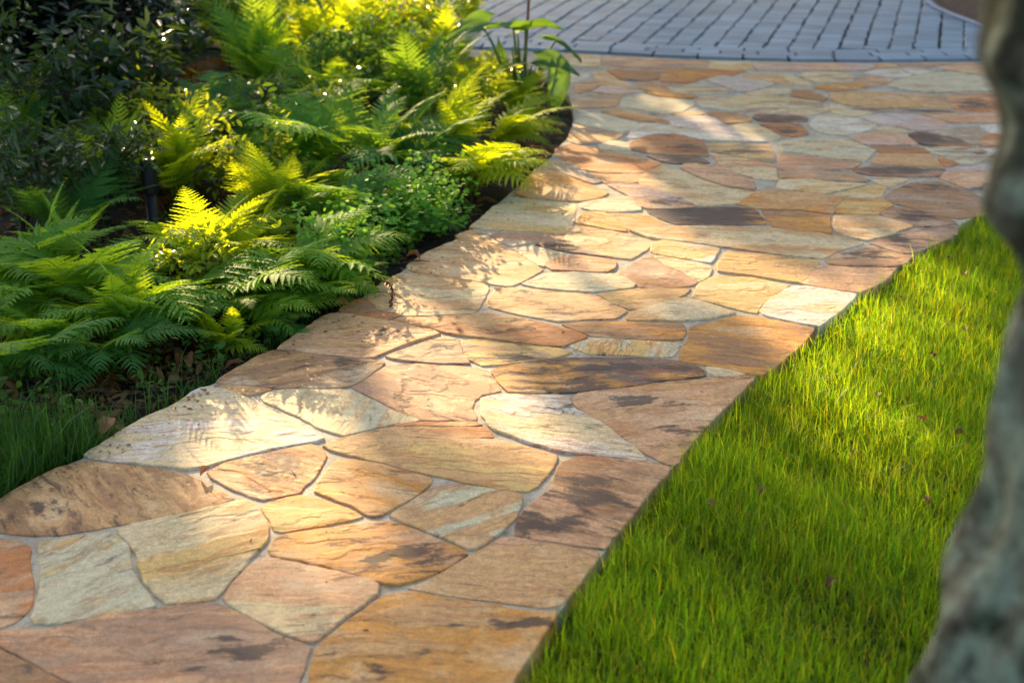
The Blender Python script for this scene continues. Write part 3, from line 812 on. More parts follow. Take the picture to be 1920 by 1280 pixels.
# ------------------------------------------------------------------ grass
def blades(name, P, length, width, lean, tint, mat, bias=(0, 0), segs=3):
    n = len(P)
    az = rng.uniform(0, 2 * np.pi, n)
    d = np.stack([np.cos(az), np.sin(az), np.zeros(n)], 1)
    fa = rng.uniform(0, 2 * np.pi, n)
    side = np.stack([np.cos(fa), np.sin(fa), np.zeros(n)], 1)
    bend = d * lean[:, None] + np.array([bias[0], bias[1], 0])[None, :]
    rows = []
    for s in range(segs + 1):
        t = s / segs
        c = P + bend * (length * t * t)[:, None]
        c[:, 2] = P[:, 2] + length * (t - 0.35 * np.clip(lean, 0, 1.2) * t * t)
        w = width * (1 - t ** 1.6) * (0.75 + 0.5 * t * (1 - t) * 2)
        if s < segs:
            rows.append(c - side * (w / 2)[:, None])
            rows.append(c + side * (w / 2)[:, None])
        else:
            rows.append(c)
    k = 2 * segs + 1
    V = np.stack(rows, 1).reshape(-1, 3)
    base = (np.arange(n) * k)[:, None]
    tris = []
    for s in range(segs - 1):
        a = 2 * s
        tris += [[a, a + 1, a + 3], [a, a + 3, a + 2]]
    a = 2 * (segs - 1)
    tris.append([a, a + 1, a + 2])
    F = (base[:, :, None] + np.array(tris)[None]).reshape(-1, 3)
    tt = np.repeat(np.concatenate([tint, np.ones((n, 1))], 1), k, axis=0)
    return mesh_np(name, V, F, True, {'tint': tt})


def lawn():
    poly = [(p.x, p.y) for p in lawn_edge] + [(0.0, 0.8), (3.6, 0.8), (5.0, lawn_edge[0].y)]
    N = 900000
    X = rng.uniform(-0.4, 3.4, N)
    Y = rng.uniform(1.0, 6.0, N)
    ok = inside(poly, X, Y)
    # blades that flop over the path's edge
    X, Y = X[ok] + 0.02 - rng.exponential(0.003, ok.sum()), Y[ok]
    # keep what the photo could see, with a margin, thinner with distance
    u, v = to_px(np.stack([X, Y, np.zeros_like(X)], 1))
    ok = (u < 2150) & (v < 1500)
    X, Y = X[ok], Y[ok]
    n = len(X)
    clump = np.sin(X * 9 + 1) * np.cos(Y * 7.3) + np.sin(X * 23.1 + Y * 17.7) * 0.7 + np.sin(X * 3.1 - Y * 4.4)
    keep = rng.uniform(0, 1, n) < np.clip(0.8 + 0.1 * clump, 0.3, 1)
    X, Y, clump = X[keep], Y[keep], clump[keep]
    n = len(X)
    P = np.stack([X, Y, np.full(n, -0.045)], 1)
    L = rng.gamma(11, 0.0049, n) * (1 + 0.1 * clump)
    L = np.clip(L + (rng.uniform(0, 1, n) < 0.03) * 0.03, 0.03, 0.13)
    W = rng.uniform(0.0017, 0.0034, n)
    lean = np.abs(rng.normal(0.32, 0.42, n))
    k = rng.uniform(0.6, 1.35, (n, 1))
    tint = np.concatenate([k * rng.uniform(0.65, 1.4, (n, 1)), k, k * rng.uniform(0.5, 1.2, (n, 1))], 1)
    patch = 1 + 0.16 * np.sin(X * 4.1 + 2 * np.sin(Y * 2.3)) * np.cos(Y * 3.7 + X) + 0.1 * np.sin(X * 11 + Y * 7)
    tint *= patch[:, None]
    dry = rng.uniform(0, 1, n) < 0.06
    tint[dry] = tint[dry] * np.array([2.2, 1.3, 2.5])
    tag(link('grass', blades('grass', P, L, W, lean, tint, None), M['grass']), 'bright green mown lawn beside the flagstone path', 'grass', kind='stuff')
    print('lawn blades', n)


lawn()


def rank_grass():
    # taller shaded grass at the near end of the planting bed, and wisps along the bed's edge
    pts = []
    for _ in range(9000):
        x, y = random.uniform(-120, 330), random.uniform(800, 985)
        p = px(x, y)
        edge_y = np.interp(x, [q[0] for q in LEFT], [q[1] for q in LEFT])
        if y < edge_y - 4 and y > edge_y - 130 + random.uniform(-30, 30):
            if x > 170 and random.random() < 0.6: continue
            pts.append(p)
    for _ in range(420):
        i = random.randrange(2, 24)
        a, b = LEFT[i], LEFT[i + 1]
        t = random.random()
        x, y = a[0] + (b[0] - a[0]) * t - random.uniform(2, 36), a[1] + (b[1] - a[1]) * t - random.uniform(0, 14)
        pts.append(px(x, y))
    P = np.array([(p.x, p.y, -0.045) for p in pts])
    n = len(P)
    L = rng.gamma(10, 0.012, n)
    u, v = to_px(P)
    L = np.where(u > 330, L * 0.6, L)
    k = rng.uniform(0.6, 1.2, (n, 1))
    tint = np.concatenate([k, k, k * 0.9], 1)
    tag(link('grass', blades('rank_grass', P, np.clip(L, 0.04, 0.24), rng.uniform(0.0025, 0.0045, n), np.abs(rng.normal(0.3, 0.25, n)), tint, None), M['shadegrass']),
        'long dark grass in the shaded corner of the planting bed', 'grass', kind='stuff')


rank_grass()

# ------------------------------------------------------------------ leaves in batches
LEAF = np.array([[0, 0, 0], [0.28, 0.36, 0.06], [0.62, 0.36, 0.05], [1, 0, -0.06], [0.62, -0.36, 0.05], [0.28, -0.36, 0.06], [0.45, 0, -0.04]])
LEAF_F = np.array([[0, 6, 1], [1, 6, 2], [2, 6, 3], [3, 6, 4], [4, 6, 5], [5, 6, 0]])


def unit(a):
    return a / np.maximum(np.linalg.norm(a, axis=1, keepdims=True), 1e-9)


def leaf_mesh(name, P, D, length, width, roll=1.0, up=None):
    n = len(P)
    D = unit(D)
    N = rng.normal(0, roll, (n, 3)) + (np.array([0, 0, 1.0]) if up is None else up)
    S = unit(np.cross(N, D))
    N = np.cross(D, S)
    L = LEAF[None]
    V = P[:, None] + D[:, None] * (L[:, :, 0:1] * length[:, None, None]) + S[:, None] * (L[:, :, 1:2] * width[:, None, None]) + N[:, None] * (L[:, :, 2:3] * length[:, None, None])
    F = (np.arange(n) * 7)[:, None, None] + LEAF_F[None]
    return mesh_np(name, V.reshape(-1, 3), F.reshape(-1, 3))


def tube(pts, rad, V, F, k=6):
    o = len(V)
    n = len(pts)
    for i, p in enumerate(pts):
        t = (pts[min(i + 1, n - 1)] - pts[max(i - 1, 0)]).normalized()
        a = t.cross(Vector((0.31, 0.2, 0.93)))
        if a.length < 1e-3: a = t.cross(Vector((1, 0, 0)))
        a.normalize()
        b = t.cross(a)
        for j in range(k):
            th = 2 * math.pi * j / k
            q = p + (a * math.cos(th) + b * math.sin(th)) * rad[i]
            V.append((q.x, q.y, q.z))
    for i in range(n - 1):
        for j in range(k):
            j2 = (j + 1) % k
            F.append([o + i * k + j, o + i * k + j2, o + (i + 1) * k + j2, o + (i + 1) * k + j])


def bez(a, b, c, n=8):
    return [a * (1 - t) ** 2 + b * 2 * t * (1 - t) + c * t * t for t in [i / n for i in range(n + 1)]]


# ------------------------------------------------------------------ ferns
def frond_mesh(seed, pairs=19, pl=0.30, e0=62, e1=-18, lobes=6, wide=0.24, sway=0.06, start=0.16, droop=0.15, rach=True):
    """one frond of unit length growing from the origin towards +X, arching over"""
    r = random.Random(seed)
    V, F = [], []
    n = 40
    pts, tan = [Vector((0, 0, 0))], []
    for i in range(n):
        s = (i + 0.5) / n
        e = R(e0 + (e1 - e0) * s ** 0.85)
        y = sway * math.sin(s * 3.1)
        t = Vector((math.cos(e), y, math.sin(e))).normalized()
        tan.append(t)
        pts.append(pts[-1] + t / n)
    tan.append(tan[-1])
    tube(pts[::4], [0.006 * (1 - 0.85 * i / 10) for i in range(len(pts[::4]))], V, F, 4)

    def at(s):
        f = s * n
        i = min(int(f), n - 1)
        return pts[i].lerp(pts[i + 1], f - i), tan[i]
    for k in range(pairs):
        s = start + (0.985 - start) * (k / (pairs - 1)) ** 0.92
        u = (s - start) / (1 - start)
        ln = pl * (min(1, 0.55 + u / 0.22 * 0.45) if u < 0.22 else (1 - ((u - 0.22) / 0.78)) ** 0.8 + 0.02)
        p, t = at(s)
        for side in (-1, 1):
            l = ln * r.uniform(0.9, 1.08)
            if l < 0.012: l = 0.012
            Y = Vector((0, side, 0))
            nrm = t.cross(Vector((0, 1, 0)))
            if nrm.z < 0 and abs(nrm.z) > abs(nrm.x): nrm = -nrm
            nrm = Vector((-t.z, 0, t.x)).normalized()
            fw = R(18 + 32 * u + r.uniform(-6, 6))
            d = (Y * math.cos(fw) + t * math.sin(fw)).normalized()
            c = (t * math.cos(fw) - Y * math.sin(fw)).normalized()
            tw = r.uniform(-0.28, 0.28)
            c = (c + nrm * tw).normalized()
            dr = droop * r.uniform(0.3, 1.5)
            w = l * wide * 0.5
            o = len(V)
            m = max(3, int(lobes * (0.5 + 0.5 * l / pl)))
            # centre line, then lobed margins
            for i in range(m + 1):
                a = i / m
                q = p + d * (l * a) - nrm * (l * dr * a * a) + t * (l * 0.10 * a * a)
                V.append(tuple(q))
            o2 = len(V)
            for sg in (1, -1):
                for i in range(m):
                    for frac, ww in ((0.12, 0.42), (0.62, 1.0)):
                        a = (i + frac) / m
                        prof = (1 - a ** 2.2) * (0.85 + 0.3 * (1 - a)) if a > 0.1 else 0.9
                        q = p + d * (l * a) - nrm * (l * dr * a * a) + t * (l * 0.10 * a * a) + c * (sg * w * ww * prof) + nrm * (w * 0.12 * ww)
                        V.append(tuple(q))
            for si in range(2):
                b = o2 + si * 2 * m
                for i in range(m):
                    e_a, e_b = b + 2 * i, b + 2 * i + 1
                    e_c = b + 2 * i + 2 if i < m - 1 else o + m
                    if si == 0:
                        F.append([o + i, e_a, e_b])
                        F.append([o + i, e_b, e_c] if i == m - 1 else [o + i, e_b, o + i + 1])
                        if i < m - 1: F.append([e_b, e_c, o + i + 1])
                    else:
                        F.append([e_a, o + i, e_b])
                        F.append([e_b, o + i, e_c] if i == m - 1 else [e_b, o + i, o + i + 1])
                        if i < m - 1: F.append([e_c, e_b, o + i + 1])
    return mesh_py('frond', V, F)


FROND = {}
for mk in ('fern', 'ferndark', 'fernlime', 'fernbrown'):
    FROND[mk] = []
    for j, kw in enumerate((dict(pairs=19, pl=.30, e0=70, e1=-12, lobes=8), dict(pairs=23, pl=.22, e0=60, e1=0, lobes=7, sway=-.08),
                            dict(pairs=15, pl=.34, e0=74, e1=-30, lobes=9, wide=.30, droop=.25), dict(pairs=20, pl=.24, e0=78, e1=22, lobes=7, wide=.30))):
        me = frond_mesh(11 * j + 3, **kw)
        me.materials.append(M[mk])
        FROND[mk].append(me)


def fern(x, y, size, mk, label, n=10, spread=(0, 360), tilt=0.0, shapes=(0, 1, 2), seed=0, name='fern', group='ferns in the planting bed'):
    r = random.Random(seed * 31 + int(x) * 7 + int(y))
    b = px(x, y, -0.04)
    root = empty(name, b)
    tag(root, label, 'fern', group)
    a0, a1 = spread
    n += 2
    for i in range(n):
        az = a0 + (a1 - a0) * (i + r.uniform(-0.35, 0.35)) / n
        me = FROND[mk][r.choice(shapes)]
        o = link('frond', me, None, root)
        k = size * 0.98 * r.uniform(0.72, 1.12)
        o.scale = (k, k * r.uniform(0.9, 1.1), k)
        o.rotation_euler = (R(r.uniform(-14, 14)), R(tilt - 7 + r.uniform(-16, 14)), R(az))
        o.location = (r.uniform(-.03, .03), r.uniform(-.03, .03), 0)
    if seed % 2 == 0 and mk != 'fernbrown':
        o = link('frond', FROND['fernbrown'][2], None, root)
        o.scale = (size * .6,) * 3
        o.rotation_euler = (0.2, R(30), R(r.uniform(-120, 20)))
        o['label'] = 'withered orange brown frond'
    return root


# azimuth: 0 = to the right (+X), -90 = towards the camera
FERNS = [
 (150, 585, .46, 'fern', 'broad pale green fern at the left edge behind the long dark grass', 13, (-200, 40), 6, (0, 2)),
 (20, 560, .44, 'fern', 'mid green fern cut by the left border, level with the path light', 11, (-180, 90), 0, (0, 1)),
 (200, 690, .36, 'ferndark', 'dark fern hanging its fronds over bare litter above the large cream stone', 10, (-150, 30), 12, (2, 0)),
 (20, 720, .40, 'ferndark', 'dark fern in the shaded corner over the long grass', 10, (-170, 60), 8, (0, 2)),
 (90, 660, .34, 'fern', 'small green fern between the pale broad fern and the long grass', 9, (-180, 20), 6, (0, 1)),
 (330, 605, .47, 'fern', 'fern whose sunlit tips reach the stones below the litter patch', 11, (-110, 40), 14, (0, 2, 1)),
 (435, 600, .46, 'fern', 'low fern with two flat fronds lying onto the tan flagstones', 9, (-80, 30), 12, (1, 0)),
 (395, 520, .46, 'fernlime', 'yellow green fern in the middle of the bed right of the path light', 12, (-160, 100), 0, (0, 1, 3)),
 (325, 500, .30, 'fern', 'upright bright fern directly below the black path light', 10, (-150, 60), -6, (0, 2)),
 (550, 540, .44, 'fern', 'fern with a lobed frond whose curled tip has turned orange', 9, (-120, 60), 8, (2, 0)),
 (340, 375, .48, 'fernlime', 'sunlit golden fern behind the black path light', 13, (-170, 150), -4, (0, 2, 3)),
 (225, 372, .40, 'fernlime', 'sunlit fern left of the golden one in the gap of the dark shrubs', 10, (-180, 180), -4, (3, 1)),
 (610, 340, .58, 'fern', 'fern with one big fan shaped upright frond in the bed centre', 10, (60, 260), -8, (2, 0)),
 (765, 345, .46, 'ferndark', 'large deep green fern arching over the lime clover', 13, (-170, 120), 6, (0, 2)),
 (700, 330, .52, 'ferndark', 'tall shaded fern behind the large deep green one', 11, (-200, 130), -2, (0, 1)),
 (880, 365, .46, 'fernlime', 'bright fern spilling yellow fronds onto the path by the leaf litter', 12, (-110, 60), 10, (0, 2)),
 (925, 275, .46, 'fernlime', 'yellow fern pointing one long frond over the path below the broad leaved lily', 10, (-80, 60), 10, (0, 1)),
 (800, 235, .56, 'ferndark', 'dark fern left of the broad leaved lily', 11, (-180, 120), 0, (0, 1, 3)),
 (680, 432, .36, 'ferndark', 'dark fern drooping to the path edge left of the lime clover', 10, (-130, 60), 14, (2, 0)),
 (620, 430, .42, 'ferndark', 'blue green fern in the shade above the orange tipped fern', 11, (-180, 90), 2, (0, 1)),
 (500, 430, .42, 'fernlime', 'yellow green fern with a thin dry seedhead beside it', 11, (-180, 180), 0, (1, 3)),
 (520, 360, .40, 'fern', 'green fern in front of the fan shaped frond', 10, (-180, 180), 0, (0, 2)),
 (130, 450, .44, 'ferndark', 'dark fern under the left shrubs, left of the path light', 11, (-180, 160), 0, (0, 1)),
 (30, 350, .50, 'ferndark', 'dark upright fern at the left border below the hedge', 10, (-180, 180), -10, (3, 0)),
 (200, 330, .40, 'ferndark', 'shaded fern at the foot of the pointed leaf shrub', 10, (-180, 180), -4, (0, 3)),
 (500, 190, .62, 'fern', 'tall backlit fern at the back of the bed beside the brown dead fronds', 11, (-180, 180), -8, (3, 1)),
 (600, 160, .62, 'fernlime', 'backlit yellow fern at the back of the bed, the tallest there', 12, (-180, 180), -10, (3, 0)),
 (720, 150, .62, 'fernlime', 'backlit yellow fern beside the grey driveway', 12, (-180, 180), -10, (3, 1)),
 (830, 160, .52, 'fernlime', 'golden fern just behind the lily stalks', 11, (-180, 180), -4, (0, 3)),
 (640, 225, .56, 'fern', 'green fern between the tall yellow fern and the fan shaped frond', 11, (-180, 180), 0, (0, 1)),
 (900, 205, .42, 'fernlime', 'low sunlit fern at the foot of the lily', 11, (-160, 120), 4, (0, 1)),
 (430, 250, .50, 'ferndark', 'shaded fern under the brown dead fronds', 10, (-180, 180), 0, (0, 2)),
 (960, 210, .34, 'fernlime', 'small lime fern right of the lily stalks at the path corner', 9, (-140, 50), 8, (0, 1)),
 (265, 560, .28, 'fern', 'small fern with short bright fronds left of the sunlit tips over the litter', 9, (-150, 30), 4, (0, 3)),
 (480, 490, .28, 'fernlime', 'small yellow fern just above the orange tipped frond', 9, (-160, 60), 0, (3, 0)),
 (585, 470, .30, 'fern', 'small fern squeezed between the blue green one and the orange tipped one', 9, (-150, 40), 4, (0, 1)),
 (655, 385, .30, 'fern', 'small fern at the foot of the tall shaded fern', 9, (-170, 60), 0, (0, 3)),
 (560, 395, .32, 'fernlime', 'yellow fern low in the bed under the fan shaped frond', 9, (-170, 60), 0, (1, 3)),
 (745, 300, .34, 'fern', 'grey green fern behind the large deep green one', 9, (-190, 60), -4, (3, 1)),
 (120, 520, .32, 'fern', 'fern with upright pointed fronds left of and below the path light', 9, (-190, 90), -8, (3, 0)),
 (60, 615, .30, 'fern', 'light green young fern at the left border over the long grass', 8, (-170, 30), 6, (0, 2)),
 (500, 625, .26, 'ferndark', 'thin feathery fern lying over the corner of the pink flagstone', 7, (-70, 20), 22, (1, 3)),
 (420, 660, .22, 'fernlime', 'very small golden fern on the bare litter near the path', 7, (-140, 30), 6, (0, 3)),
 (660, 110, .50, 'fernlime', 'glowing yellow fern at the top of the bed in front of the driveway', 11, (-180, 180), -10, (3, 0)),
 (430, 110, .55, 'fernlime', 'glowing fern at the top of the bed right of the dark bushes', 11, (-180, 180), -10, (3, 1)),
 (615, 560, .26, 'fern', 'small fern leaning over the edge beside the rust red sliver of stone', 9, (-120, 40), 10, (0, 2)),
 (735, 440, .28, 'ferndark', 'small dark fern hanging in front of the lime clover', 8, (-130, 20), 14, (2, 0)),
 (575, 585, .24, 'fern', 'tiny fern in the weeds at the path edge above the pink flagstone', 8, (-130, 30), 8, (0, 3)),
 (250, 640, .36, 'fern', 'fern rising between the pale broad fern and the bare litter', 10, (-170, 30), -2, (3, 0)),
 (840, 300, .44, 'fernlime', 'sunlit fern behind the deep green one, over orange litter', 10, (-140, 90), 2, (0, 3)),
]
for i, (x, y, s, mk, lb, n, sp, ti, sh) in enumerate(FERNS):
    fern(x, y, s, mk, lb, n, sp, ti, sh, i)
for x, y, s, lb in ((370, 185, .5, 'reddish brown dead fern in the shade at the back of the bed'),):
    fern(x, y, s, 'fernbrown', lb, 9, (-180, 0), 14, (2, 0), 3)

# the orange tipped frond is a part of the fern it grows from
tipfern = [o for o in bpy.data.objects if o.get('label', '').startswith('fern with a lobed frond')][0]
fr = link('frond', frond_mesh(91, pairs=11, pl=.26, e0=40, e1=-38, lobes=7, wide=.42, droop=.2), M['fern'], tipfern)
to = px(706, 494, .13) - tipfern.location
ks = math.hypot(to.x, to.y) / .86
fr.scale = (ks, ks, ks); fr.rotation_euler = (R(-12), R(-19), math.atan2(to.y, to.x)); fr['label'] = 'lobed frond with an orange tip'
hook = bez(Vector((0, 0, 0)), Vector((.055, 0, .02)), Vector((.052, .002, -.035)), 8) + bez(Vector((.052, .002, -.035)), Vector((.05, .004, -.055)), Vector((.062, 0, -.075)), 5)[1:]
Vt, Ft = [], []
tube(hook, [.0022 - .0001 * i for i in range(len(hook))], Vt, Ft, 5)
hr = random.Random(4)
for i, h in enumerate(hook[1:]):                      # shrivelled leaflets rolled along the rib
    for sgn in (-1, 1, -1):
        d = Vector((hr.gauss(0, .4), sgn * hr.uniform(.4, 1), hr.gauss(-.4, .5))).normalized()
        l = hr.uniform(.006, .012)
        tube([h, h + d * l * .5 + Vector((0, 0, hr.uniform(-.002, .003))), h + d * l * .8 - Vector((0, 0, l * .4))], [.0012, hr.uniform(.002, .0036), .0008], Vt, Ft, 5)
tp = link('curled_tip', mesh_py('curled_tip', Vt, Ft, True), M['fernbrown'], tipfern)
tip_end = sum((fr.data.vertices[i].co for i in range(40, 44)), Vector()) / 4
tp.location = fr.matrix_basis @ tip_end - Vector((.004, 0, 0))
tp.rotation_euler = (0, R(20), math.atan2(to.y, to.x)); tp.scale = (1.0,) * 3

# ------------------------------------------------------------------ shrubs and bushes
def shrub(name, x, y, rx, ry, h, z0, n, mat, label, cat='shrub', group=None, leaf=(0.05, 0.09), wid=0.42, stems=9, rad=0.006, seed=1, hang=0.3):
    r = random.Random(seed)
    b = px(x, y, -0.04)
    root = empty(name, b)
    tag(root, label, cat, group)
    V, F = [], []
    tips = []
    for i in range(stems):
        a = r.uniform(0, 2 * math.pi)
        q = r.uniform(0.3, 1.0)
        end = Vector((math.cos(a) * rx * q, math.sin(a) * ry * q, h * r.uniform(0.6, 1.0)))
        pts = bez(Vector((r.uniform(-.04, .04), r.uniform(-.04, .04), 0)), Vector((end.x * .25, end.y * .25, end.z * .65)), end, 9)
        tube(pts, [rad * (1 - 0.07 * k) for k in range(len(pts))], V, F, 5)
        tips.append(pts)
        for _ in range(4):
            k = r.randint(4, 8)
            e2 = pts[k] + Vector((r.gauss(0, rx * .35), r.gauss(0, ry * .35), r.gauss(h * .08, h * .12)))
            tw = bez(pts[k], (pts[k] + e2) / 2 + Vector((0, 0, .02)), e2, 6)
            tube(tw, [rad * .5 * (1 - 0.1 * j) for j in range(len(tw))], V, F, 4)
            tips.append(tw)
    link('stem', mesh_py('stem', V, F), M['stem'], root)
    P, D = [], []
    for _ in range(n):
        t = r.choice(tips)
        k = r.uniform(len(t) * 0.25, len(t) - 1.001)
        i = int(k)
        p = t[i].lerp(t[i + 1], k - i)
        P.append((p.x + r.gauss(0, .03 * h / .6), p.y + r.gauss(0, .03 * h / .6), max(z0, p.z + r.gauss(0, .03 * h / .6))))
        dd = (t[i + 1] - t[i]).normalized()
        D.append((dd.x * .5 + r.gauss(0, .8), dd.y * .5 + r.gauss(0, .8), dd.z * .3 + r.gauss(0, .5) - hang))
    P, D = np.array(P), np.array(D)
    L = rng.uniform(leaf[0], leaf[1], n)
    link('foliage', leaf_mesh('foliage', P, D, L, L * wid, 0.6), mat, root)
    return root


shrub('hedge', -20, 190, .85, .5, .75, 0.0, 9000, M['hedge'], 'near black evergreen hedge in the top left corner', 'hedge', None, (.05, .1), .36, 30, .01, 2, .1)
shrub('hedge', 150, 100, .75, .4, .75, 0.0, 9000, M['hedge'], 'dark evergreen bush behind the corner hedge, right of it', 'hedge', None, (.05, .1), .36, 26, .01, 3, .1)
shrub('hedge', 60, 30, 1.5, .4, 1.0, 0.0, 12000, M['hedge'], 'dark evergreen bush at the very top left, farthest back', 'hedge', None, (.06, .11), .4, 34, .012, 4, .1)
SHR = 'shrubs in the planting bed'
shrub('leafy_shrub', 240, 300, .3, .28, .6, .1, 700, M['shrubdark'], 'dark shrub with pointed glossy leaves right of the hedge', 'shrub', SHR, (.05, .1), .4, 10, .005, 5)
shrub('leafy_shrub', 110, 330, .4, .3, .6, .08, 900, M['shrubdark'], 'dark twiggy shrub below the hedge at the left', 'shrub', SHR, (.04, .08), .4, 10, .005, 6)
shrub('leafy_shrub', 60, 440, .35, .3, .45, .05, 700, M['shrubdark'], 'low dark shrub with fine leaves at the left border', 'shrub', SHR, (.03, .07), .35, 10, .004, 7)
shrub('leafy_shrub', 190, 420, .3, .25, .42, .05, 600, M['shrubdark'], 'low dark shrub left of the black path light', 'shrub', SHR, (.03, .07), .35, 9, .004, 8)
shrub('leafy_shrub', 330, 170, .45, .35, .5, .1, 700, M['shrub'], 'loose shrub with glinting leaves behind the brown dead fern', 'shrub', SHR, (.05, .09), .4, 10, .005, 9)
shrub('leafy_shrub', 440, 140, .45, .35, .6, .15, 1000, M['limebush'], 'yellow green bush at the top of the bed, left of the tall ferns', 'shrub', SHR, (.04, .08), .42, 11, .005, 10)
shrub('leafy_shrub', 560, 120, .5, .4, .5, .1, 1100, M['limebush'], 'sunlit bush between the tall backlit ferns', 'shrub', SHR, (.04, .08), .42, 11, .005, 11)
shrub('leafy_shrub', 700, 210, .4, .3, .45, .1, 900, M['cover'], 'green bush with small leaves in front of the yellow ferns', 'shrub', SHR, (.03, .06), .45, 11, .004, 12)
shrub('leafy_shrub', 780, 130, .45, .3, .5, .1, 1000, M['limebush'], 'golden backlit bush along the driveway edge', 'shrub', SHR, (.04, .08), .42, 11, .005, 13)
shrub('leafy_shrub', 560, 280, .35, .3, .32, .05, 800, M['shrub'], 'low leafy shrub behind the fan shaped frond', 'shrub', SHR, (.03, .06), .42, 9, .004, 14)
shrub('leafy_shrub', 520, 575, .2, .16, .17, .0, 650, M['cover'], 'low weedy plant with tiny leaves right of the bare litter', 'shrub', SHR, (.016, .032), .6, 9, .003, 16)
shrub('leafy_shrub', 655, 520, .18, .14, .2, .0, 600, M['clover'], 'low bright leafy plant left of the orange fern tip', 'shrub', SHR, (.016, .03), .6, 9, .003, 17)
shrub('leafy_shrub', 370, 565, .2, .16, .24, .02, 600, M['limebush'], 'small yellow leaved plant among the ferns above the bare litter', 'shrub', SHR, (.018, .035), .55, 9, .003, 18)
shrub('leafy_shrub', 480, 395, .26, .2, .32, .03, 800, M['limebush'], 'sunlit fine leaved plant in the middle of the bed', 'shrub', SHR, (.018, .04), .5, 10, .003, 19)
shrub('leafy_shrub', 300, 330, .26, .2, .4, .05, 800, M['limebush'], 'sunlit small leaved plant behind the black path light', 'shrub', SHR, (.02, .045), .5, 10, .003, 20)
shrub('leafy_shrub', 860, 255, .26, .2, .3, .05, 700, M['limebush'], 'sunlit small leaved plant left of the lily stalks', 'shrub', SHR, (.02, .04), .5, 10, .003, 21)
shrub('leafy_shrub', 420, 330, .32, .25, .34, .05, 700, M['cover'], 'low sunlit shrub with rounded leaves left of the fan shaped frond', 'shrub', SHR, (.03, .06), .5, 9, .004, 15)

# ------------------------------------------------------------------ low cover, litter, twigs
bed_poly = [(p[0], p[1]) for p in LEFT[:44]] + [(1000, 150), (860, 120), (700, 110), (560, 120), (-200, 130), (-260, 1085)]


def bed_points(n, xr=(-150, 1080), yr=(130, 960), margin=6):
    X = rng.uniform(xr[0], xr[1], n * 3)
    Y = rng.uniform(yr[0], yr[1], n * 3)
    ok = inside(bed_poly, X + margin, Y + margin * 0.6)
    X, Y = X[ok][:n], Y[ok][:n]
    return X, Y


def ground_xy(X, Y, z=0.0):
    a, b = (X - 960) / FPX, (640 - Y) / FPX
    dz = -st + b * ct
    t = (z - CAM_H) / dz
    return np.stack([a * t, (ct + b * st) * t, np.full_like(a, z)], 1)


def cover():
    X, Y = bed_points(5200)
    P = ground_xy(X, Y, -0.04)
    cl = np.sin(P[:, 0] * 6 + 1) * np.cos(P[:, 1] * 5) + np.sin(P[:, 0] * 13 + P[:, 1] * 11)
    keep = cl > -0.6
    P = P[keep]
    n = len(P)
    P[:, 2] += rng.gamma(2, 0.02, n)
    D = rng.normal(0, 1, (n, 3)); D[:, 2] = rng.normal(0.2, .5, n)
    L = rng.uniform(0.015, 0.036, n)
    tag(link('ground_cover', leaf_mesh('ground_cover', P, D, L, L * .6, .5), M['cover']), 'small leaved green plants filling the bed between the ferns', 'ground cover', kind='stuff')
    # lime clover patch hugging the path
    X = np.concatenate([rng.normal(775, 52, 2600), rng.normal(690, 60, 500)])
    Y = np.concatenate([rng.normal(432, 20, 2600), rng.normal(475, 25, 500)])
    ok = inside(bed_poly, X + 4, Y + 3)
    P = ground_xy(X[ok], Y[ok], -0.03)
    n = len(P)
    P[:, 2] += rng.uniform(0.02, 0.17, n) * (1 + 0.5 * np.sin(P[:, 0] * 30) * np.cos(P[:, 1] * 25))
    D = rng.normal(0, 1, (n, 3)); D[:, 2] = rng.normal(0.25, .35, n)
    L = rng.uniform(0.016, 0.03, n)
    tag(link('clover', leaf_mesh('clover', P, D, L, L * .95, .35), M['clover']), 'lime green round leaved clover at the path edge', 'ground cover', kind='stuff')
    # creeping leaves further along the edge
    k = rng.integers(14, 27, 900)
    La = np.array(LEFT)
    t = rng.uniform(0, 1, 900)[:, None]
    Q = La[k] * (1 - t) + La[k + 1] * t
    P = ground_xy(Q[:, 0] - rng.gamma(2, 14, 900) - 8, Q[:, 1] - rng.gamma(2, 4, 900) - 5, -0.04)
    P[:, 2] += rng.uniform(0.005, 0.07, 900)
    D = rng.normal(0, 1, (900, 3)); D[:, 2] = rng.normal(0.2, .4, 900)
    L = rng.uniform(0.014, 0.035, 900)
    tag(link('creeper', leaf_mesh('creeper', P, D, L, L * .75, .4), M['cover']), 'creeping green weeds along the edge of the planting bed', 'ground cover', kind='stuff')


cover()


def litter():
    X, Y = bed_points(4200, margin=3)
    P = ground_xy(X, Y, -0.04)
    n = len(P)
    P[:, 2] += rng.uniform(0, 0.018, n)
    D = rng.normal(0, 1, (n, 3)); D[:, 2] = rng.normal(0, .18, n)
    L = rng.uniform(0.02, 0.065, n)
    tag(link('leaf_litter', leaf_mesh('leaf_litter', P, D, L, L * rng.uniform(.25, .6, n), .35), M['dry']), 'brown dead leaves and bark scraps on the bed soil', 'leaf litter', kind='stuff')
    V, F = [], []
    X, Y = bed_points(520, margin=4)
    for p in ground_xy(X, Y, -0.03):
        a = random.uniform(0, 6.28)
        l = random.uniform(.04, .16)
        d = Vector((math.cos(a), math.sin(a), random.uniform(-.1, .2)))
        q = Vector(p) + Vector((0, 0, random.uniform(0, .02)))
        tube([q, q + d * l * .5 + Vector((0, 0, .006)), q + d * l], [.0022, .002, .001], V, F, 4)
    tag(link('twig_litter', mesh_py('twig_litter', V, F), M['twig']), 'thin dry twigs scattered on the bed soil', 'twigs', kind='stuff')


litter()


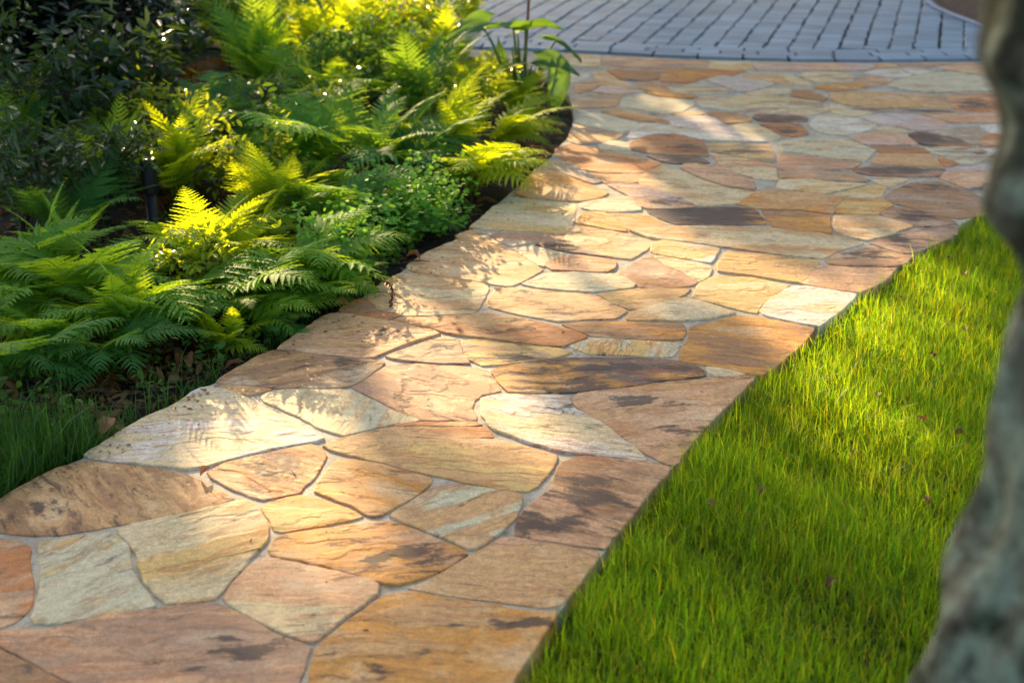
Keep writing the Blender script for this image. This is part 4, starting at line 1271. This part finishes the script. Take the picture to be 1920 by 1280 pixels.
def dry_leaf(x, y, z, size, label, group, rz, curl=0.25):
    me = bpy.data.meshes.get('fallen_leaf_%d' % int(curl * 100))
    if me is None:
        V, F = [], []
        nu, nv = 8, 5
        for i in range(nu + 1):
            u = i / nu
            w = math.sin(math.pi * min(1, u * 1.02)) ** 0.75 * 0.30 * (1 + 0.15 * math.sin(i * 2.3))
            for j in range(nv):
                v = j / (nv - 1) * 2 - 1
                V.append((u - .5, v * w, curl * (abs(v) ** 1.6) * w * 2 + curl * .6 * math.sin(u * 3.0) + .02 * math.sin(i * 1.7 + j)))
        for i in range(nu):
            for j in range(nv - 1):
                a = i * nv + j
                F.append([a, a + nv, a + nv + 1, a + 1])
        tube([Vector((-.72, 0, curl * .1)), Vector((-.5, 0, 0.01))], [.012, .014], V, F, 4)
        me = mesh_py('fallen_leaf_%d' % int(curl * 100), V, F, True)
        me.materials.append(M['dry'])
    p = px(x, y, z)
    o = link('fallen_leaf', me)
    o.location = p
    o.scale = (size,) * 3
    o.rotation_euler = (R(random.uniform(-25, 25)), R(random.uniform(-20, 20)), rz)
    return tag(o, label, 'leaf', group)


def crumbs():
    P = []
    for _ in range(420):
        if random.random() < .75:
            i = random.randrange(3, len(LEFT) - 14)
            t = random.random()
            x = LEFT[i][0] + (LEFT[i + 1][0] - LEFT[i][0]) * t + random.expovariate(1 / 28)
            y = LEFT[i][1] + (LEFT[i + 1][1] - LEFT[i][1]) * t + random.expovariate(1 / 10)
        else:
            x, y = random.uniform(300, 1700), random.uniform(250, 1250)
            if x > np.interp(y, [p[1] for p in RIGHT], [p[0] for p in RIGHT]) - 12: continue
            if x < np.interp(-y, [-p[1] for p in LEFT[:36]], [p[0] for p in LEFT[:36]]) + 12: continue
        p = px(x, y)
        P.append((p.x, p.y, .004))
    P = np.array(P); n = len(P)
    D = rng.normal(0, 1, (n, 3)); D[:, 2] = rng.normal(0, .12, n)
    L = rng.uniform(.004, .016, n)
    tag(link('leaf_crumbs', leaf_mesh('leaf_crumbs', P, D, L, L * rng.uniform(.2, .7, n), .3), M['dry']), 'tiny scraps of dead leaf strewn on the flagstones', 'leaf litter', kind='stuff')


crumbs()

G1, G2 = 'fallen leaves on the lawn', 'fallen leaves in the bed'
for i, (x, y) in enumerate(((1780, 486), (1807, 518), (1811, 618), (1747, 668), (1643, 741), (1730, 793), (1602, 850), (1800, 818), (1690, 560))):
    dry_leaf(x, y, 0.008, random.uniform(.022, .036), 'small curled brown leaf caught in the sunlit grass', G1, random.uniform(0, 6), (.25, .5)[i % 2])
for i, (x, y) in enumerate(((1334, 944), (1428, 924), (1559, 1092), (1740, 939))):
    dry_leaf(x, y, 0.008, random.uniform(.022, .034), 'small brown leaf sunk in the shaded part of the lawn', G1, random.uniform(0, 6), (.25, .5)[i % 2])
dry_leaf(385, 886, 0.004, .03, 'tiny brown leaf on the mortar joint beside the rounded rusty stone', None, .8, .5)
dry_leaf(202, 800, 0.02, .07, 'rust brown leaf standing in the long dark grass', G2, 1.4, .25)
dry_leaf(440, 688, -.01, .065, 'tan leaf lying flat on the litter, the nearest to the path edge', G2, .3, .25)
dry_leaf(345, 690, -.01, .075, 'brown leaf under the dark drooping fern', G2, 2.3, .5)
dry_leaf(330, 715, -.01, .05, 'pale leaf on the litter between fern and large cream stone', G2, 1.2, .25)
dry_leaf(640, 578, -.005, .055, 'reddish leaf in the weeds beside the rust red sliver of stone', G2, .4, .5)
dry_leaf(775, 485, 0.002, .05, 'brown leaf at the path edge below the clover', G2, 2.8, .5)


def twig(a, b, label):
    p, q = px(a[0], a[1], .003), px(b[0], b[1], .004)
    V, F = [], []
    m = (p + q) / 2 + Vector((0, 0, .008))
    tube(bez(p, m, q, 6), [.0022, .0024, .0022, .002, .0018, .0015, .001], V, F, 5)
    tube([m.lerp(q, .2), m.lerp(q, .2) + (q - p).cross(Vector((0, 0, 1))) * .25], [.0016, .0008], V, F, 4)
    tag(link('twig', mesh_py('twig', V, F), M['twig']), label, 'twig', 'twigs on the path edge')


twig((760, 492), (806, 490), 'short dark twig lying over the path edge below the clover')
twig((655, 556), (728, 547), 'dark twig on the path edge under the orange fern tip')

# ------------------------------------------------------------------ the broad leaved lily at the path corner
def arrow_leaf(L, W, fold, bend, seed):
    """heart shaped leaf of length L along +X, base lobes behind the stalk"""
    V, F = [], []
    nu, nv = 12, 9
    for i in range(nu + 1):
        u = i / nu
        w = W * (math.sin(math.pi * (0.16 + 0.84 * u) ** 0.75)) if u < 1 else 0
        w = max(w, 0.002)
        x = (u - 0.18) * L
        for j in range(nv):
            v = j / (nv - 1) * 2 - 1
            back = -0.24 * L * (1 - u) ** 3 * abs(v) ** 1.3
            z = fold * abs(v) * w - bend * (u - .1) ** 2 * L + 0.012 * math.sin(v * 7 + u * 9 + seed) * abs(v)
            V.append((x + back, v * w, z))
    for i in range(nu):
        for j in range(nv - 1):
            a = i * nv + j
            F.append([a, a + nv, a + nv + 1, a + 1])
    return mesh_py('leaf', V, F, True)


lily_b = px(975, 196, -0.04)
lily = tag(empty('lily_plant', lily_b), 'broad leaved lily on tall green stalks at the far corner of the bed', 'plant')
YL = lily_b.y
# stalk root x, leaf joint and leaf tip (photo), depth offsets, half width, which way the blade faces
for k, (rx, jx, jy, tx, ty, dj, dt, W, nx, ny, nz) in enumerate((
        (958, 900, 46, 828, 58, .05, .0, .10, -.2, -.5, 1), (972, 962, 50, 900, 34, .05, .08, .06, 0, -.2, 1), (984, 986, 54, 1040, 30, .05, .1, .10, .2, .6, 1),
        (994, 1022, 114, 1082, 120, -.05, -.1, .085, .1, -.75, 1), (996, 1046, 148, 1040, 222, -.1, -.2, .085, .25, -1, .3), (1000, 1042, 77, 1098, 94, .08, .1, .025, 0, -.3, 1),
        (975, 975, 142, 972, 92, -.03, .02, .035, .2, -1, .1), (950, 945, 120, 930, 70, .06, .1, .04, -.2, -1, .2))):
    a = px(rx, 194, -0.04) - lily_b
    j = px_at(jx, jy, YL + dj) - lily_b
    tip = px_at(tx, ty, YL + dt) - lily_b
    mid = Vector((a.x * .6 + j.x * .4, (a.y + j.y) / 2, j.z * .7 + .02))
    V, F = [], []
    tube(bez(a, mid, j, 10), [.010 - .0005 * i for i in range(11)], V, F, 6)
    link('stalk', mesh_py('stalk', V, F, True), M['greenstem'], lily)
    X = (tip - j); L = X.length / .8; X.normalize()
    Z = Vector((nx, ny, nz)); Z = (Z - X * Z.dot(X)).normalized()
    Y = Z.cross(X)
    lf = link('leaf', arrow_leaf(L, W * .66, .4, .45, k), M['lily'], lily)
    lf.matrix_local = Matrix(((X.x, Y.x, Z.x, j.x), (X.y, Y.y, Z.y, j.y), (X.z, Y.z, Z.z, j.z), (0, 0, 0, 1)))
V, F = [], []
for t in range(5):
    a = Vector((.02 * math.cos(t * 1.3), .03 * math.sin(t * 1.3), 0)); e = a + Vector((random.uniform(-.06, .06), random.uniform(-.05, .05), random.uniform(.2, .34)))
    tube(bez(a, (a + e) / 2, e, 6), [.008, .008, .007, .007, .006, .005, .003], V, F, 5)
link('shoot', mesh_py('shoot', V, F, True), M['greenstem'], lily)
V, F = [], []
fs = px_at(992, 40, YL + .1) - lily_b
tube(bez(Vector((.02, .05, 0)), Vector((.03, .08, .3)), fs + Vector((0, 0, .12)), 8), [.007] * 9, V, F, 5)
link('flower_stalk', mesh_py('flower_stalk', V, F, True), M['fernbrown'], lily)

# ------------------------------------------------------------------ black path light
pl_b = px(288, 418, -0.04)
lamp = tag(empty('path_light', pl_b), 'short black cylindrical path light half hidden among the ferns', 'path light')


def lathe(prof, k=28):
    V, F = [], []
    for r_, z in prof:
        for j in range(k):
            th = 2 * math.pi * j / k
            V.append((r_ * math.cos(th), r_ * math.sin(th), z))
    for i in range(len(prof) - 1):
        for j in range(k):
            j2 = (j + 1) % k
            F.append([i * k + j, i * k + j2, (i + 1) * k + j2, (i + 1) * k + j])
    F.append(list(range(k))[::-1])
    F.append([(len(prof) - 1) * k + j for j in range(k)])
    return V, F


link('post', mesh_py('post', *lathe([(.034, 0), (.034, .012), (.02, .016), (.02, .115)]), True), M['black'], lamp)
link('lamp_head', mesh_py('lamp_head', *lathe([(.024, .113), (.028, .118), (.028, .20), (.031, .202), (.031, .222), (.028, .226), (.028, .23)])), M['black'], lamp)
link('cap', mesh_py('cap', *lathe([(.0285, .2305), (.0285, .238), (.024, .241), (.006, .242)])), M['black'], lamp)

# ------------------------------------------------------------------ near tree at the right
def near_tree():
    Yt = 1.15
    sil = [(-420, 1870), (-250, 1850), (-120, 1845), (-40, 1862), (0, 1860), (50, 1850), (85, 1836), (112, 1832), (140, 1840), (170, 1855), (205, 1874), (260, 1890),
           (300, 1880), (335, 1860), (370, 1852), (405, 1862), (440, 1888), (470, 1912), (520, 1918), (570, 1910), (620, 1894), (680, 1880), (740, 1868),
           (800, 1852), (857, 1840), (950, 1822), (1038, 1790), (1112, 1762), (1169, 1744), (1277, 1716), (1400, 1680), (1600, 1630), (1900, 1585), (2300, 1550), (2950, 1490)]
    pts = [px_at(x + 12 + 22 * min(1, max(0, (y - 480) / 250)), y, Yt) for y, x in sil]
    zs = np.array([p.z for p in pts])[::-1]
    xs = np.array([p.x for p in pts])[::-1]
    rows = np.concatenate([np.linspace(-0.06, 0.5, 16), np.linspace(0.52, 1.6, 90), np.linspace(1.65, 2.7, 20)])
    k = 96
    V, F = [], []
    base_x = 0.64
    for z in rows:
        xl = float(np.interp(z, zs, xs))
        cx = base_x + 0.02 * math.sin(z * 2)
        rl = cx - xl
        rad = 0.13 + 0.09 * max(0, 0.45 - z) + 0.0 * z
        for j in range(k):
            th = 2 * math.pi * j / k
            # the bulges of the outline belong to the left flank and fade round the trunk
            wgt = max(0.0, -math.cos(th)) ** 1.2
            rr = rad * (1 - wgt) + rl * wgt
            nz = 0.002 * math.sin(th * 15 + z * 8 + 3 * math.sin(z * 14 + th * 2)) * math.sin(z * 24 + th * 3) + 0.006 * math.sin(th * 9 + z * 5 + 2 * math.sin(z * 9)) + 0.004 * math.sin(th * 21 - z * 13) + 0.005 * math.sin(th * 5 + z * 31)
            rr += nz
            V.append((cx + rr * math.cos(th), Yt + rr * 0.95 * math.sin(th), z))
    for i in range(len(rows) - 1):
        for j in range(k):
            j2 = (j + 1) % k
            F.append([i * k + j, i * k + j2, (i + 1) * k + j2, (i + 1) * k + j])
    root = tag(empty('tree', (0, 0, 0)), 'gnarled lichen covered tree trunk close by at the right edge', 'tree')
    link('trunk', mesh_py('trunk', V, F, True), M['bark'], root)
    V, F = [], []
    r = random.Random(5)
    tips = []
    for i in range(7):
        a = i * 0.9 + r.uniform(-.2, .2)
        s = Vector((base_x, Yt, 2.55 + r.uniform(-.15, .1)))
        e = s + Vector((math.cos(a) * r.uniform(.9, 1.6), math.sin(a) * r.uniform(.9, 1.6), r.uniform(1.0, 2.0)))
        pts = bez(s, s + Vector((math.cos(a) * .3, math.sin(a) * .3, .9)), e, 8)
        tube(pts, [.085 - .009 * q for q in range(9)], V, F, 8)
        tips.append(pts)
    link('limb', mesh_py('limb', V, F, True), M['bark'], root)
    P, D = [], []
    for _ in range(2600):
        t = r.choice(tips)
        q = t[r.randint(4, 8)]
        P.append((q.x + r.gauss(0, .38), q.y + r.gauss(0, .38), q.z + r.gauss(.1, .3)))
        D.append((r.gauss(0, 1), r.gauss(0, 1), r.gauss(-.2, .6)))
    L = rng.uniform(.06, .11, len(P))
    link('crown', leaf_mesh('crown', np.array(P), np.array(D), L, L * .45, .7), M['shrub'], root)


near_tree()

# ------------------------------------------------------------------ trees beyond the driveway: unseen shade casters, leaves left out where sun should fall
# patches of sun in the photo: (x, y, rx, ry, tilt deg, level)
LIT = [
 (1400, 520, 310, 84, 0, 0), (1260, 450, 150, 24, 8, 0), (1500, 365, 110, 24, 0, 0), (1560, 450, 160, 40, 0, 0), (1000, 410, 110, 26, 0, 0),
 (1120, 345, 160, 20, 36, 0), (1010, 345, 70, 10, 40, 0), (1190, 425, 110, 16, 36, 0), (1080, 480, 90, 14, 20, 0),
 (1250, 205, 190, 24, 27, 0), (1400, 245, 170, 22, 24, 0), (1180, 160, 90, 12, 20, 0), (1480, 310, 120, 14, 20, 0),
 (1620, 690, 340, 310, 0, .04), (1500, 780, 220, 150, -30, .04), (1800, 520, 150, 130, 0, .04),
 (440, 775, 46, 34, 0, 0), (540, 770, 44, 22, 0, 0), (430, 850, 28, 40, 10, 0), (510, 830, 30, 50, 20, 0), (590, 860, 28, 34, 0, 0), (480, 920, 40, 20, 0, 0),
 (470, 985, 55, 30, 0, 0), (600, 960, 48, 30, 10, 0), (660, 900, 50, 30, 0, 0), (560, 1060, 90, 35, -10, 0), (600, 1190, 26, 130, 30, 0), (700, 1150, 60, 50, 0, 0),
 (400, 1180, 50, 60, 0, 0), (700, 1250, 110, 40, 0, 0),
 (600, 200, 320, 215, 12, .3), (430, 430, 210, 120, 0, .3), (340, 300, 160, 130, 0, .3), (450, 420, 170, 100, 0, .3), (600, 90, 360, 180, 0, .4), (860, 140, 220, 150, 0, .3), (890, 320, 150, 110, 0, .25), (740, 230, 120, 70, 0, .4), (330, 300, 150, 110, 0, .15),
 (430, 580, 120, 50, 0, .25), (980, 80, 120, 90, 0, .35), (540, 240, 80, 60, 0, .4), (640, 470, 70, 25, 0, .25),
]


def sunlit(P):
    s = np.array(SUN)
    lit = np.zeros(len(P), bool)
    soft = rng.uniform(0.88, 1.1, len(P))
    for x, y, rx, ry, tl, h in LIT:
        t = (P[:, 2] - h) / s[2]
        Q = P - s[None] * t[:, None]
        u, v = to_px(Q)
        c, n_ = math.cos(R(tl)), math.sin(R(tl))
        du, dv = u - x, v - y
        a, b = (du * c + dv * n_) / rx, (-du * n_ + dv * c) / ry
        lit |= ((a * a + b * b) < soft) & (Q[:, 1] > 0.5)
    return lit


def far_tree(i, x, y, label):
    r = np.random.default_rng(50 + i)
    root = tag(empty('shade_tree', (x, y, -0.04)), label, 'tree', 'unseen shade trees beyond the driveway')
    V, F = [], []
    rr = random.Random(i)
    tube([Vector((0, 0, 0)), Vector((.03, 0, 1.0)), Vector((-.04, .05, 2.2)), Vector((0, 0, 4.2))], [.17, .13, .11, .05], V, F, 10)
    for _ in range(8):
        s = Vector((0, 0, rr.uniform(1.5, 3.2)))
        e = s + Vector((rr.uniform(-1.3, 1.3), rr.uniform(-1, 1), rr.uniform(.3, 1.6)))
        tube(bez(s, (s + e) / 2 + Vector((0, 0, .2)), e, 6), [.05, .045, .04, .032, .025, .018, .01], V, F, 6)
    link('trunk', mesh_py('trunk', V, F, True), M['bark'], root)
    n = 15000
    P = r.uniform(-1, 1, (n, 3))
    d = (np.abs(P) ** 4).sum(1)
    P = P[d < 1.15 + 0.25 * r.uniform(-1, 1, n)[: len(d)]]
    P = P * np.array([1.8, 1.2, 2.1]) + np.array([x, y, 3.1])
    P = P[~sunlit(P)]  # gaps cut along the sun's rays to place the sun patches
    n = len(P)
    D = r.normal(0, 1, (n, 3))
    L = r.uniform(.16, .28, n)
    link('crown', leaf_mesh('crown', P - np.array([x, y, -0.04]), D, L, L * .6, .8), M['canopy'], root)


for i, (x, y, lb) in enumerate(((-12.4, 14.9, 'unseen leafy tree beyond the driveway, the outermost at the left end'), (-9.6, 15.2, 'unseen leafy tree beyond the driveway, far left of the row'), (-6.8, 14.9, 'unseen leafy tree beyond the driveway, second in the row'),
                                (-4.0, 15.2, 'unseen leafy tree beyond the driveway, behind the planting bed'), (-1.2, 14.9, 'unseen leafy tree beyond the driveway, straight ahead of the path'),
                                (1.6, 15.2, 'unseen leafy tree beyond the driveway, right of the path'), (4.4, 14.9, 'unseen leafy tree beyond the driveway, far right of the row'))):
    far_tree(i, x, y, lb)
